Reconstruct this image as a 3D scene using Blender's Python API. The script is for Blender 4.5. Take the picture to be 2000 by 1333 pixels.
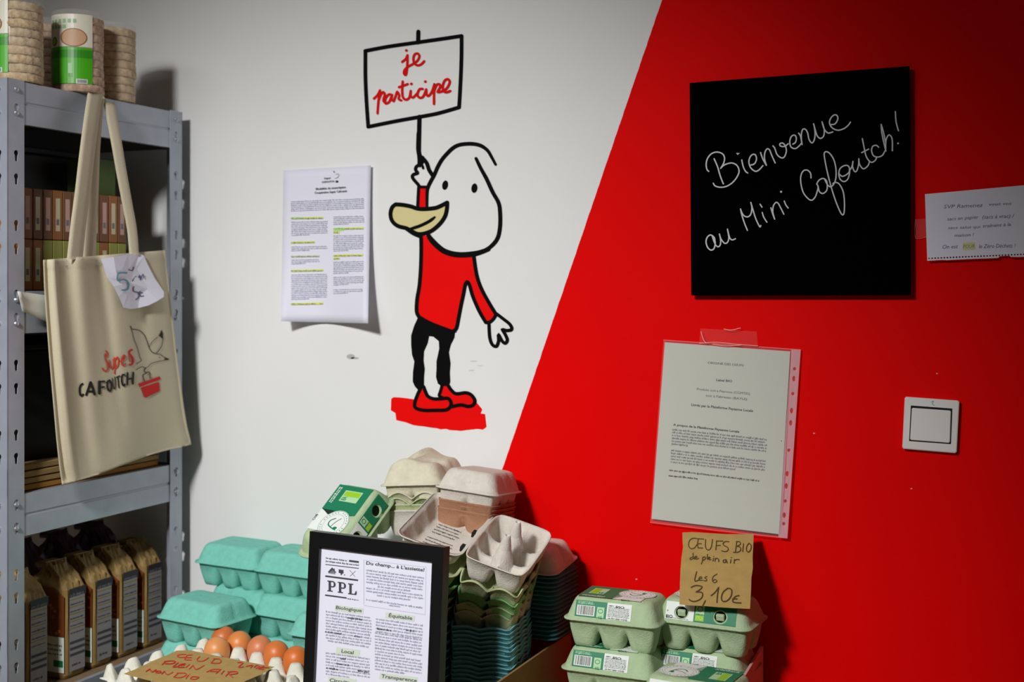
import bpy, bmesh, math, random
from mathutils import Vector, Matrix, Euler
from mathutils.geometry import tessellate_polygon
random.seed(7)
for o in list(bpy.data.objects):
    bpy.data.objects.remove(o)
sc = bpy.context.scene
COL = sc.collection
D2R = math.pi / 180

# ------------------------------------------------------------------ camera
FPX, CX, HY = 2469.0, 1000.0, 563.0
YAW = 26 * D2R
CAM = Vector((0.986, -2.022, 1.35))
FW = Vector((-math.sin(YAW), math.cos(YAW), 0))
RT = Vector((math.cos(YAW), math.sin(YAW), 0))
cd = bpy.data.cameras.new('camera')
cam = bpy.data.objects.new('camera', cd)
COL.objects.link(cam)
cam.location = CAM
cam.rotation_euler = (math.pi / 2, 0, YAW)
cd.lens = FPX * 36 / 2000
cd.sensor_width = 36
cd.shift_y = -(666.5 - HY) / 2000
cd.clip_start = 0.05
cd.dof.use_dof = True
cd.dof.focus_distance = 1.98
cd.dof.aperture_fstop = 4.0
sc.camera = cam

# ------------------------------------------------------------------ world, lights, exposure
w = bpy.data.worlds.new('world')
sc.world = w
w.use_nodes = True
w.node_tree.nodes['Background'].inputs[0].default_value = (0.9, 0.95, 1.0, 1)
w.node_tree.nodes['Background'].inputs[1].default_value = 0.05


def area(name, loc, size, size_y, power, color, target=None):
    l = bpy.data.lights.new(name, 'AREA')
    l.shape = 'RECTANGLE'
    l.size = size
    l.size_y = size_y
    l.energy = power
    l.color = color
    o = bpy.data.objects.new(name, l)
    COL.objects.link(o)
    o.location = loc
    if target is not None:
        o.rotation_euler = (Vector(target) - Vector(loc)).to_track_quat('-Z', 'Y').to_euler()
    return o


def spot(name, loc, target, power, size, blend, radius, color):
    l = bpy.data.lights.new(name, 'SPOT')
    l.energy = power
    l.spot_size = size * D2R
    l.spot_blend = blend
    l.shadow_soft_size = radius
    l.color = color
    o = bpy.data.objects.new(name, l)
    COL.objects.link(o)
    o.location = loc
    o.rotation_euler = (Vector(target) - Vector(loc)).to_track_quat('-Z', 'Y').to_euler()


spot('hanging_spotlight', (0.02, -2.50, 2.36), (-0.38, 0.0, 0.68), 270, 63, 1.0, 0.15, (1.0, 1.0, 0.99))
area('ambient_fill', (-0.60, -2.7, 2.43), 1.2, 0.60, 22, (1.0, 1.0, 1.0))  # weak fill added to raise the ambient level, not a known fixture
sc.view_settings.view_transform = 'Standard'
sc.view_settings.look = 'None'
sc.view_settings.gamma = 1
sc.view_settings.use_curve_mapping = False
sc.view_settings.exposure = 0.0


# ------------------------------------------------------------------ projection helpers (pixel of the photo -> point in the room)
def ray(px, py):
    return FW + RT * ((px - CX) / FPX) + Vector((0, 0, -(py - HY) / FPX))


def P(px, py, Z):
    return CAM + ray(px, py) * Z


def hit(px, py, p0, n):
    d = ray(px, py)
    return CAM + d * ((p0 - CAM).dot(n) / d.dot(n))


def W(px, py, off=0.0):
    return hit(px, py, Vector((0, -off, 0)), Vector((0, 1, 0)))


def plane_f(p0, n):
    """mapping pixel -> plane; off is the lift towards the camera side"""
    n = n.normalized()
    if n.dot(CAM - p0) < 0:
        n = -n

    def f(x, y, off=0.0):
        return hit(x, y, p0 + n * off, n)
    return f


# ------------------------------------------------------------------ materials
def s2l(c):
    return tuple(((v / 255) / 12.92 if v / 255 <= 0.04045 else ((v / 255 + 0.055) / 1.055) ** 2.4) for v in c)


MATS = {}


def mat(name, rgb, rough=0.7, metal=0.0, var=0.0, scale=40, bump=0.0, bscale=200, spec=0.5, coat=0.0, rgb2=None, stretch=None):
    if name in MATS:
        return MATS[name]
    m = bpy.data.materials.new(name)
    m.use_nodes = True
    nt = m.node_tree
    b = nt.nodes['Principled BSDF']
    c = s2l(rgb) + (1,)
    b.inputs['Base Color'].default_value = c
    b.inputs['Roughness'].default_value = rough
    b.inputs['Metallic'].default_value = metal
    b.inputs['Specular IOR Level'].default_value = spec
    b.inputs['Coat Weight'].default_value = coat
    if var > 0 or rgb2 or bump > 0:
        tc = nt.nodes.new('ShaderNodeTexCoord')
        mp = nt.nodes.new('ShaderNodeMapping')
        nt.links.new(tc.outputs['Object'], mp.inputs[0])
        if stretch:
            mp.inputs['Scale'].default_value = stretch
    if var > 0 or rgb2:
        n = nt.nodes.new('ShaderNodeTexNoise')
        n.inputs['Scale'].default_value = scale
        n.inputs['Detail'].default_value = 6
        nt.links.new(mp.outputs[0], n.inputs['Vector'])
        r = nt.nodes.new('ShaderNodeValToRGB')
        r.color_ramp.elements[0].position = 0.3
        r.color_ramp.elements[1].position = 0.7
        lo = s2l(rgb2) if rgb2 else tuple(v * (1 - var) for v in c[:3])
        hi = c[:3] if rgb2 else tuple(min(1, v * (1 + var)) for v in c[:3])
        r.color_ramp.elements[0].color = tuple(lo) + (1,)
        r.color_ramp.elements[1].color = tuple(hi) + (1,)
        nt.links.new(n.outputs['Fac'], r.inputs[0])
        nt.links.new(r.outputs[0], b.inputs['Base Color'])
    if bump > 0:
        n2 = nt.nodes.new('ShaderNodeTexNoise')
        n2.inputs['Scale'].default_value = bscale
        n2.inputs['Detail'].default_value = 5
        nt.links.new(mp.outputs[0], n2.inputs['Vector'])
        bp = nt.nodes.new('ShaderNodeBump')
        bp.inputs['Strength'].default_value = bump
        bp.inputs['Distance'].default_value = 0.002
        nt.links.new(n2.outputs['Fac'], bp.inputs['Height'])
        nt.links.new(bp.outputs[0], b.inputs['Normal'])
    MATS[name] = m
    return m


def film(name, rgb, alpha, rough=0.15):
    """thin clear plastic: part of the light passes, the rest is a glossy sheet"""
    if name in MATS:
        return MATS[name]
    m = bpy.data.materials.new(name)
    m.use_nodes = True
    nt = m.node_tree
    b = nt.nodes['Principled BSDF']
    b.inputs['Base Color'].default_value = s2l(rgb) + (1,)
    b.inputs['Roughness'].default_value = rough
    b.inputs['Alpha'].default_value = alpha
    MATS[name] = m
    return m


BLACK = mat('black_paint', (6, 6, 7), 0.7, spec=.08)
REDP = mat('red_paint', (236, 3, 2), 0.65, var=0.03, scale=15, spec=.1)
REDT = mat('red_letter_paint', (214, 8, 6), 0.6, spec=.1)
BEAK = mat('beak_paint', (212, 200, 143), 0.6)
WHITEP = mat('white_figure_paint', (232, 232, 231), 0.7)
PAPER = mat('white_paper', (226, 226, 240), 0.75)
PAPERG = mat('grey_paper', (199, 202, 190), 0.7)
INK = mat('print_ink', (70, 70, 78), 0.8)
INKD = mat('dark_ink', (24, 24, 28), 0.8)
INKP = mat('pale_ink', (118, 118, 126), 0.8)
HILITE = mat('yellow_highlighter', (222, 232, 96), 0.8)
HILITEG = mat('green_highlighter', (182, 232, 120), 0.8)
SILVER = mat('silver_marker', (198, 198, 202), 0.5)
KRAFT = mat('brown_cardboard', (176, 146, 84), 0.85, var=0.08, scale=60, bump=0.15, bscale=300)
KRAFTD = mat('raw_box_cardboard', (152, 122, 76), 0.85, var=0.1, scale=50, bump=0.15)
MARK = mat('brown_marker', (78, 56, 18), 0.7)
REDM = mat('red_marker', (210, 44, 22), 0.7)
STEEL = mat('galvanised_steel', (168, 174, 186), 0.45, metal=0.35, var=0.06, scale=30, spec=0.5)
DARK = mat('dark_hole', (10, 10, 11), 0.9)
CLOTH = mat('unbleached_cotton', (200, 190, 164), 0.95, var=0.03, scale=300, bump=0.35, bscale=900)
LGREEN = mat('label_green', (6, 124, 84), 0.55)
LGREEN2 = mat('label_dark_green', (12, 86, 50), 0.55)
LWHITE = mat('label_white', (232, 238, 232), 0.6)
LPALE = mat('label_pale_green', (176, 220, 170), 0.6)
LIME = mat('lime_print', (152, 205, 30), 0.6)
PLAST = mat('white_switch_plastic', (228, 226, 222), 0.35)


def pulp(name, rgb):
    return mat(name, rgb, 0.92, var=0.07, scale=90, bump=0.45, bscale=420)


TEAL = pulp('turquoise_pulp', (120, 198, 182))
TEALB = pulp('blue_green_pulp', (124, 196, 204))
GREYP = pulp('grey_pulp', (214, 207, 196))
CREAM = pulp('cream_pulp', (214, 208, 184))
PALEG = pulp('pale_green_pulp', (176, 198, 158))
GRASS = pulp('green_pulp', (132, 190, 118))
OLIVE = pulp('straw_green_pulp', (186, 196, 150))
BROWNP = pulp('brown_pulp', (168, 122, 92))
PINKP = pulp('pinkish_grey_pulp', (212, 190, 180))
TRAYW = pulp('off_white_pulp', (222, 220, 206))


# ------------------------------------------------------------------ object helpers
def wm(o):
    m = Matrix.Identity(4)
    while o is not None:
        m = o.matrix_basis @ m
        o = o.parent
    return m


def thing(name, label, cat, loc=(0, 0, 0), yaw=0.0, group=None, mtx=None):
    o = bpy.data.objects.new(name, None)
    COL.objects.link(o)
    o.empty_display_size = 0.03
    if mtx is not None:
        o.matrix_basis = mtx
    else:
        o.location = loc
        o.rotation_euler = (0, 0, yaw)
    o['label'] = label
    o['category'] = cat
    if group:
        o['group'] = group
    return o


def tag(o, label=None, cat=None, group=None, kind=None):
    for k, v in (('label', label), ('category', cat), ('group', group), ('kind', kind)):
        if v:
            o[k] = v
    return o


def mk(name, verts, faces, mats, parent=None, world=True, smooth=False, mi=None, label=None):
    me = bpy.data.meshes.new(name)
    if world and parent is not None:
        inv = wm(parent).inverted()
        verts = [inv @ Vector(v) for v in verts]
    me.from_pydata([tuple(v) for v in verts], [], faces)
    if not isinstance(mats, (list, tuple)):
        mats = [mats]
    for m in mats:
        me.materials.append(m)
    if mi:
        me.polygons.foreach_set('material_index', mi)
    if smooth:
        me.polygons.foreach_set('use_smooth', [True] * len(me.polygons))
    me.update()
    o = bpy.data.objects.new(name, me)
    COL.objects.link(o)
    o.parent = parent
    if label:
        o['label'] = label
    return o


def inst(name, me, parent, loc=(0, 0, 0), rot=(0, 0, 0), label=None):
    o = bpy.data.objects.new(name, me)
    COL.objects.link(o)
    o.parent = parent
    o.location = loc
    o.rotation_euler = rot
    if label:
        o['label'] = label
    return o


def copy_tree(o, parent=None):
    c = o.copy()
    COL.objects.link(c)
    c.parent = parent
    for ch in list(o.children):
        copy_tree(ch, c)
    return c


def bake(verts, faces, mods, m, smooth=True, cutters=None):
    """build a mesh, run modifiers once, return the resulting mesh data"""
    me = bpy.data.meshes.new('proto')
    me.from_pydata([tuple(v) for v in verts], [], faces)
    me.update()
    bmx = bmesh.new()
    bmx.from_mesh(me)
    bmesh.ops.recalc_face_normals(bmx, faces=bmx.faces)
    bmx.to_mesh(me)
    bmx.free()
    o = bpy.data.objects.new('proto', me)
    COL.objects.link(o)
    for t, kw in mods:
        md = o.modifiers.new('m', t)
        for k, v in kw.items():
            setattr(md, k, v)
    cut = []
    for (cv, cf) in (cutters or []):
        cm = bpy.data.meshes.new('cut')
        cm.from_pydata([tuple(v) for v in cv], [], cf)
        bx = bmesh.new()
        bx.from_mesh(cm)
        bmesh.ops.recalc_face_normals(bx, faces=bx.faces)
        bx.to_mesh(cm)
        bx.free()
        co = bpy.data.objects.new('cut', cm)
        COL.objects.link(co)
        cut.append(co)
        md = o.modifiers.new('b', 'BOOLEAN')
        md.operation = 'DIFFERENCE'
        md.solver = 'EXACT'
        md.object = co
    dg = bpy.context.evaluated_depsgraph_get()
    dg.update()
    out = bpy.data.meshes.new_from_object(o.evaluated_get(dg))
    for x in [o] + cut:
        bpy.data.objects.remove(x)
    out.materials.clear()
    out.materials.append(m)
    if smooth:
        out.polygons.foreach_set('use_smooth', [True] * len(out.polygons))
    return out


def recolor(me, m, name):
    c = me.copy()
    c.name = name
    c.materials.clear()
    c.materials.append(m)
    return c


def box_v(x0, y0, z0, x1, y1, z1):
    v = [(x, y, z) for x in (x0, x1) for y in (y0, y1) for z in (z0, z1)]
    f = [(0, 1, 3, 2), (4, 6, 7, 5), (0, 4, 5, 1), (2, 3, 7, 6), (0, 2, 6, 4), (1, 5, 7, 3)]
    return v, f


def bevel_box(x0, y0, z0, x1, y1, z1, b=0.002, seg=2):
    bm = bmesh.new()
    v, f = box_v(x0, y0, z0, x1, y1, z1)
    vs = [bm.verts.new(p) for p in v]
    for q in f:
        bm.faces.new([vs[i] for i in q])
    bmesh.ops.recalc_face_normals(bm, faces=bm.faces)
    if b > 0:
        bmesh.ops.bevel(bm, geom=bm.edges[:], offset=b, segments=seg, affect='EDGES', profile=0.5)
    bm.verts.ensure_lookup_table()
    bm.verts.index_update()
    V = [v.co.copy() for v in bm.verts]
    F = [[v.index for v in f.verts] for f in bm.faces]
    bm.free()
    return V, F


def join(parts):
    V, F = [], []
    for v, f in parts:
        n = len(V)
        V += list(v)
        F += [tuple(i + n for i in q) for q in f]
    return V, F


def slab(f, nx, ny, thick, corners=None):
    """sheet with thickness; f(u,v,off) or pixel corners + plane f; front at off, back at off-thick"""
    if corners is not None:
        g = f

        def f(u, v, off):
            a = Vector(corners[0]).lerp(Vector(corners[1]), u)
            b = Vector(corners[3]).lerp(Vector(corners[2]), u)
            p = a.lerp(b, v)
            return g(p[0], p[1], off)
    V, F = [], []
    for k, off in enumerate((0, -thick)):
        for j in range(ny + 1):
            for i in range(nx + 1):
                V.append(f(i / nx, j / ny, off))
    N = (nx + 1) * (ny + 1)
    idx = lambda i, j, k: k * N + j * (nx + 1) + i
    for j in range(ny):
        for i in range(nx):
            F.append((idx(i, j, 0), idx(i, j + 1, 0), idx(i + 1, j + 1, 0), idx(i + 1, j, 0)))
            F.append((idx(i, j, 1), idx(i + 1, j, 1), idx(i + 1, j + 1, 1), idx(i, j + 1, 1)))
    for i in range(nx):
        F.append((idx(i, 0, 0), idx(i + 1, 0, 0), idx(i + 1, 0, 1), idx(i, 0, 1)))
        F.append((idx(i + 1, ny, 0), idx(i, ny, 0), idx(i, ny, 1), idx(i + 1, ny, 1)))
    for j in range(ny):
        F.append((idx(0, j + 1, 0), idx(0, j, 0), idx(0, j, 1), idx(0, j + 1, 1)))
        F.append((idx(nx, j, 0), idx(nx, j + 1, 0), idx(nx, j + 1, 1), idx(nx, j, 1)))
    return V, F


# ------------------------------------------------------------------ flat print on real surfaces
_tc = {}


def glyphs(body, shear=0.0, bold=0.0):
    key = (body, shear, bold)
    if key in _tc:
        return _tc[key]
    cu = bpy.data.curves.new('t', 'FONT')
    cu.body = body
    cu.size = 1.0
    cu.resolution_u = 2
    cu.shear = shear
    cu.offset = bold
    ob = bpy.data.objects.new('t', cu)
    me = bpy.data.meshes.new_from_object(ob)
    vs = [(v.co.x, v.co.y) for v in me.vertices]
    fs = [tuple(p.vertices) for p in me.polygons]
    bpy.data.objects.remove(ob)
    bpy.data.meshes.remove(me)
    x0 = min(v[0] for v in vs)
    x1 = max(v[0] for v in vs)
    _tc[key] = ([(v[0] - x0, v[1]) for v in vs], fs, x1 - x0)
    return _tc[key]


def catmull(pts, n=6, closed=False):
    if len(pts) < 3:
        out = []
        for a, b in zip(pts[:-1], pts[1:]):
            for k in range(n):
                out.append((a[0] + (b[0] - a[0]) * k / n, a[1] + (b[1] - a[1]) * k / n))
        return out + [pts[-1]]
    P_ = list(pts)
    if closed:
        P_ = [P_[-1]] + P_ + [P_[0], P_[1]]
    else:
        P_ = [P_[0]] + P_ + [P_[-1]]
    out = []
    for i in range(1, len(P_) - 2):
        p0, p1, p2, p3 = P_[i - 1:i + 3]
        for k in range(n):
            t = k / n
            out.append(tuple(0.5 * ((2 * p1[d]) + (-p0[d] + p2[d]) * t + (2 * p0[d] - 5 * p1[d] + 4 * p2[d] - p3[d]) * t * t
                                    + (-p0[d] + 3 * p1[d] - 3 * p2[d] + p3[d]) * t ** 3) for d in (0, 1)))
    if not closed:
        out.append(P_[-2])
    return out


class Ink:
    """collects coloured flat shapes in sheet coordinates, f(x, y, off) puts them on the surface"""

    def __init__(s, f, base=0.0004, step=0.00012, crop=None):
        s.f, s.base, s.step = f, base, step
        s.V, s.F, s.M, s.mats = [], [], [], []
        s.o, s.k = (0, 0), 1.0
        s.seq = 0.0
        if crop:
            s.crop(*crop)

    def crop(s, x0, y0, k):
        s.o, s.k = (x0, y0), k
        return s

    def q(s, x, y):
        return (s.o[0] + x / s.k, s.o[1] + y / s.k)

    def mi(s, m):
        if m not in s.mats:
            s.mats.append(m)
        return s.mats.index(m)

    def add(s, pts, faces, m, lay=0):
        n = len(s.V)
        off = s.base + lay * s.step
        for p in pts:
            x, y = s.q(*p)
            s.V.append(s.f(x, y, off))
        k = s.mi(m)
        for f in faces:
            s.F.append(tuple(i + n for i in f))
            s.M.append(k)

    def poly(s, pts, m, lay=0, smooth=False, holes=()):
        if smooth:
            pts = catmull(pts, 4, True)
        rings = [[Vector((p[0], p[1], 0)) for p in r] for r in [pts] + list(holes)]
        allp = [p for r in [pts] + list(holes) for p in r]
        s.add(allp, [tuple(t) for t in tessellate_polygon(rings)], m, lay)

    def rect(s, x0, y0, x1, y1, m, lay=0, n=1):
        pts = [(x0 + (x1 - x0) * i / n, y) for y in (y0, y1) for i in range(n + 1)]
        s.add(pts, [(i, i + 1, n + 2 + i, n + 1 + i) for i in range(n)], m, lay)

    def bar(s, A, B, h, m, lay=0, n=1):
        """thick line from A to B (A,B on its middle)"""
        dx, dy = B[0] - A[0], B[1] - A[1]
        L = math.hypot(dx, dy) or 1
        nx, ny = -dy / L * h / 2, dx / L * h / 2
        pts = [(A[0] + dx * i / n + sx * nx, A[1] + dy * i / n + sx * ny) for sx in (-1, 1) for i in range(n + 1)]
        s.add(pts, [(i, i + 1, n + 2 + i, n + 1 + i) for i in range(n)], m, lay)

    def ell(s, cx, cy, rx, ry, m, lay=0, rot=0, n=20):
        c, t = math.cos(rot), math.sin(rot)
        pts = []
        for i in range(n):
            a = 2 * math.pi * i / n
            x, y = rx * math.cos(a), ry * math.sin(a)
            pts.append((cx + x * c - y * t, cy + x * t + y * c))
        if n > 20:
            ps = [(cx, cy)]
            for k in (.25, .5, .75, 1):
                ps += [(cx + (p[0] - cx) * k, cy + (p[1] - cy) * k) for p in pts]
            fs = [(0, 1 + i, 1 + (i + 1) % n) for i in range(n)]
            for r in range(3):
                o = 1 + r * n
                fs += [(o + i, o + n + i, o + n + (i + 1) % n, o + (i + 1) % n) for i in range(n)]
            s.add(ps, fs, m, lay)
        else:
            s.add(pts, [tuple(range(n))], m, lay)

    def ring(s, cx, cy, rx, ry, w_, m, lay=0, n=28):
        pts = [(cx + math.cos(2 * math.pi * i / n) * (rx + k), cy + math.sin(2 * math.pi * i / n) * (ry + k)) for k in (0, -w_) for i in range(n)]
        s.add(pts, [(i, (i + 1) % n, n + (i + 1) % n, n + i) for i in range(n)], m, lay)

    def stroke(s, pts, w_, m, lay=0, smooth=True, closed=False, taper=0.0, n=5):
        """round ended ribbon; every sample lifts a hair so that crossings never coincide"""
        c = catmull(pts, n, closed) if smooth and len(pts) > 2 else list(pts) + ([pts[0]] if closed else [])
        if smooth and closed and len(pts) > 2:
            c = c + [c[0]]
        d = [c[0]]
        for p in c[1:]:
            if math.hypot(p[0] - d[-1][0], p[1] - d[-1][1]) > w_ * .08:
                d.append(p)
        c = d if len(d) > 1 else c
        N = len(c)
        prev = None
        L_, R_ = [], []
        for i, p in enumerate(c):
            a, b = c[max(0, i - 1)], c[min(N - 1, i + 1)]
            dx, dy = b[0] - a[0], b[1] - a[1]
            k = math.hypot(dx, dy)
            if k < 1e-9:
                dx, dy, k = 1, 0, 1
            nx, ny = -dy / k, dx / k
            mit = 1.0
            if 0 < i < N - 1:
                e0 = (p[0] - a[0], p[1] - a[1])
                l0 = math.hypot(*e0) or 1
                mit = 1 / max(.6, abs(e0[0] * dx + e0[1] * dy) / (l0 * k))
            t = i / max(1, N - 1)
            r = w_ / 2 * mit * (1 - taper * max(0, abs(2 * t - 1) - 0.6) / 0.4)
            L_.append((p[0] + nx * r, p[1] + ny * r))
            R_.append((p[0] - nx * r, p[1] - ny * r))
        off0 = s.base + lay * s.step + s.seq
        k = s.mi(m)
        n0 = len(s.V)
        for i in range(N):
            for q in (L_[i], R_[i]):
                x, y = s.q(*q)
                s.V.append(s.f(x, y, off0 + i * 2e-6))
        for i in range(N - 1):
            s.F.append((n0 + 2 * i, n0 + 2 * i + 1, n0 + 2 * i + 3, n0 + 2 * i + 2))
            s.M.append(k)
        for i, sg in ((0, -1), (N - 1, 1)):
            l, r_ = L_[i], R_[i]
            cx, cy = (l[0] + r_[0]) / 2, (l[1] + r_[1]) / 2
            ax, ay = (l[0] - r_[0]) / 2, (l[1] - r_[1]) / 2
            tx, ty = ay * sg, -ax * sg
            m0 = len(s.V)
            for j in range(7):
                an = math.pi * j / 6
                x, y = s.q(cx + ax * math.cos(an) + tx * math.sin(an), cy + ay * math.cos(an) + ty * math.sin(an))
                s.V.append(s.f(x, y, off0 + i * 2e-6))
            s.F.append(tuple(range(m0, m0 + 7)))
            s.M.append(k)
        s.seq = (s.seq + 4e-5) % 6e-4

    def text(s, body, A, B, h, m, lay=1, shear=0.0, bold=0.0):
        """text on a baseline from A to B, capital height h"""
        vs, fs, wd = glyphs(body, shear, .022 if bold else 0.0)
        dx, dy = B[0] - A[0], B[1] - A[1]
        L = math.hypot(dx, dy)
        ux, uy = (dy / L * h / 0.7, -dx / L * h / 0.7)
        if abs(dx) > 1e-9 and ux * 0 + uy > 0 and dx > 0:
            ux, uy = -ux, -uy
        s.add([(A[0] + dx * x / wd + ux * y, A[1] + dy * x / wd + uy * y) for x, y in vs], fs, m, lay)

    def dash(s, A, B, h, m, lay=1, cw=0.62, seed=None):
        """a line of print too small to read: words of letter-sized marks"""
        dx, dy = B[0] - A[0], B[1] - A[1]
        L = math.hypot(dx, dy)
        e, f_ = (dx / L, dy / L), (dy / L, -dx / L)
        x = 0
        while x < L - h:
            for _ in range(random.randint(2, 9)):
                if x > L - h * 0.5:
                    break
                up = h * (1.45 if random.random() < .2 else 1.0)
                dn = h * (0.4 if random.random() < .1 else 0.0)
                w1 = h * cw * random.uniform(.5, .85)
                g = lambda a, b: (A[0] + e[0] * a + f_[0] * b, A[1] + e[1] * a + f_[1] * b)
                s.add([g(x, -dn), g(x + w1, -dn), g(x + w1, up), g(x, up)], [(0, 1, 2, 3)], m, lay)
                x += h * cw
            x += h * 0.55

    def para(s, A, B, n, pitch, h, m, lay=1, last=0.6, slope=None):
        for i in range(n):
            k = last if i == n - 1 else random.uniform(.93, 1.0)
            s.dash((A[0], A[1] + pitch * i), (A[0] + (B[0] - A[0]) * k, A[1] + pitch * i + (B[1] - A[1]) * k), h, m, lay)

    def build(s, name, parent, label=None, world=True):
        return mk(name, s.V, s.F, s.mats, parent, world=world, mi=s.M, label=label)


# ------------------------------------------------------------------ room shell
def line_mat():
    m = bpy.data.materials.new('two_colour_wall_paint')
    m.use_nodes = True
    nt = m.node_tree
    N, L = nt.nodes, nt.links
    b = N['Principled BSDF']
    b.inputs['Roughness'].default_value = 0.62
    b.inputs['Specular IOR Level'].default_value = 0.05
    a, c = W(1293, 0), W(975, 935)
    k = (c.x - a.x) / (c.z - a.z)
    tc = N.new('ShaderNodeTexCoord')
    sp = N.new('ShaderNodeSeparateXYZ')
    L.new(tc.outputs['Object'], sp.inputs[0])

    def mth(op, x, y):
        n = N.new('ShaderNodeMath')
        n.operation = op
        for i, v in enumerate((x, y)):
            if hasattr(v, 'links'):
                L.new(v, n.inputs[i])
            else:
                n.inputs[i].default_value = v
        return n.outputs[0]
    nz = N.new('ShaderNodeTexNoise')
    nz.inputs['Scale'].default_value = 60
    L.new(tc.outputs['Object'], nz.inputs['Vector'])
    e = mth('SUBTRACT', mth('SUBTRACT', sp.outputs[0], a.x), mth('MULTIPLY', mth('SUBTRACT', sp.outputs[2], a.z), k))
    e = mth('ADD', e, mth('MULTIPLY', mth('SUBTRACT', nz.outputs['Fac'], 0.5), 0.002))
    g = mth('GREATER_THAN', e, 0.0)
    n3 = N.new('ShaderNodeTexNoise')
    n3.inputs['Scale'].default_value = 3
    n3.inputs['Detail'].default_value = 4
    L.new(tc.outputs['Object'], n3.inputs['Vector'])

    def two(c1, c2):
        r = N.new('ShaderNodeValToRGB')
        r.color_ramp.elements[0].position = .3
        r.color_ramp.elements[1].position = .7
        r.color_ramp.elements[0].color = s2l(c1) + (1,)
        r.color_ramp.elements[1].color = s2l(c2) + (1,)
        L.new(n3.outputs['Fac'], r.inputs[0])
        return r.outputs[0]
    mx = N.new('ShaderNodeMix')
    mx.data_type = 'RGBA'
    L.new(g, mx.inputs[0])
    L.new(two((228, 228, 227), (232, 232, 231)), mx.inputs[6])
    L.new(two((228, 1, 1), (233, 2, 2)), mx.inputs[7])
    L.new(mx.outputs[2], b.inputs['Base Color'])
    nb = N.new('ShaderNodeTexNoise')
    nb.inputs['Scale'].default_value = 130
    nb.inputs['Detail'].default_value = 3
    L.new(tc.outputs['Object'], nb.inputs['Vector'])
    bp = N.new('ShaderNodeBump')
    bp.inputs['Strength'].default_value = 0.12
    bp.inputs['Distance'].default_value = 0.002
    L.new(nb.outputs['Fac'], bp.inputs['Height'])
    L.new(bp.outputs[0], b.inputs['Normal'])
    return m


ROOMW = mat('plain_room_paint', (150, 146, 140), 0.8, var=0.03, scale=4)
FLOORM = mat('grey_floor_tiles', (110, 105, 98), 0.5, var=0.1, scale=8)


def struct(name, v, f, m):
    o = mk(name, v, f, m)
    o['kind'] = 'structure'
    return o


XL, XR, YF, ZC = -2.4, 2.6, -4.6, 2.46
wall = struct('wall_back', *box_v(XL, 0, 0, XR, 0.1, ZC), line_mat())
struct('wall_left', *box_v(XL - 0.1, YF, 0, XL, 0.1, ZC), ROOMW)
struct('wall_right', *box_v(XR, YF, 0, XR + 0.1, 0.1, ZC), ROOMW)
struct('wall_front', *box_v(XL - 0.1, YF - 0.1, 0, XR + 0.1, YF, ZC), ROOMW)
struct('floor', *box_v(XL - 0.1, YF - 0.1, -0.1, XR + 0.1, 0.1, 0), FLOORM)
struct('ceiling', *box_v(XL - 0.1, YF - 0.1, ZC, XR + 0.1, 0.1, ZC + 0.1), mat('ceiling_paint', (205, 205, 202), 0.8, var=.02))

# small marks on the wall, children of the wall
SCUFF = mat('grey_scuff', (176, 176, 176), 0.8)
CHIP = mat('pale_paint_chip', (232, 150, 146), 0.8)
ik = Ink(W, base=0.0002)
ik.ell(685, 697, 8, 5, SCUFF)
ik.ell(693, 700, 8, 2, SCUFF)
for x, y, a, b in ((925, 706, 7, 1.5), (938, 715, 6, 1), (921, 724, 6, 1.5)):
    ik.ell(x, y, a, b, mat('pale_scuff', (208, 208, 206), 0.8))
for x, y in ((1780, 955), (1590, 847), (1243, 1132), (1830, 730)):
    ik.ell(x, y, 2, 1.2, CHIP)
ik.build('scuff_mark', wall)

# ------------------------------------------------------------------ painted figure holding a placard
mural = thing('wall_painting', 'painted cartoon figure with yellow beak and red jumper holding up a placard on white wall', 'mural', W(880, 560))
ik = Ink(W, base=0.0005)
ik.crop(720, 620, 5.553)
ik.poly([(245, 885), (270, 868), (330, 870), (420, 880), (500, 893), (700, 880), (900, 900), (1100, 905), (1170, 925), (1200, 960), (1232, 1000), (1215, 1045), (1262, 1050), (1270, 1120), (1278, 1190),
         (1240, 1220), (1180, 1212), (1130, 1218), (1060, 1225), (1000, 1234), (940, 1228), (880, 1225), (840, 1212), (780, 1217), (740, 1205), (690, 1200), (600, 1185), (540, 1180), (480, 1170), (400, 1140), (300, 1117),
         (290, 1040), (240, 1010)], REDP)
ik.build('red_ground', mural, 'red painted patch under the feet')
ik = Ink(W, base=0.0007)
ik.crop(720, 260, 5.1267)
ik.poly([(500, 535), (605, 540), (585, 745), (488, 745)], REDP)
ik.build('raised_sleeve', mural, 'red raised sleeve')
ik = Ink(W, base=0.0007)
ik.crop(720, 450, 5.553)
ik.poly([(575, 60), (575, 200), (565, 400), (550, 600), (525, 750), (520, 880), (545, 940), (650, 1000), (770, 1050), (900, 1095), (950, 1070), (975, 950), (1000, 820), (1030, 680), (1045, 600), (1070, 565),
         (1095, 600), (1130, 720), (1200, 880), (1270, 1000), (1310, 1000), (1370, 940), (1380, 900), (1300, 780), (1220, 630), (1170, 480), (1140, 290), (1130, 265), (900, 270), (740, 180), (640, 60)], REDP)
ik.build('jumper', mural, 'red jumper')
ik = Ink(W, base=0.0007)
ik.crop(720, 620, 5.553)
ik.poly([(560, 775), (530, 840), (500, 940), (510, 990), (600, 1010), (730, 1010), (840, 1005), (890, 970), (895, 920), (860, 880), (780, 885), (700, 885), (640, 860), (610, 790)], REDP, 1)
ik.build('shoe', mural, 'red left shoe')
ik = Ink(W, base=0.0007)
ik.crop(720, 620, 5.553)
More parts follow.
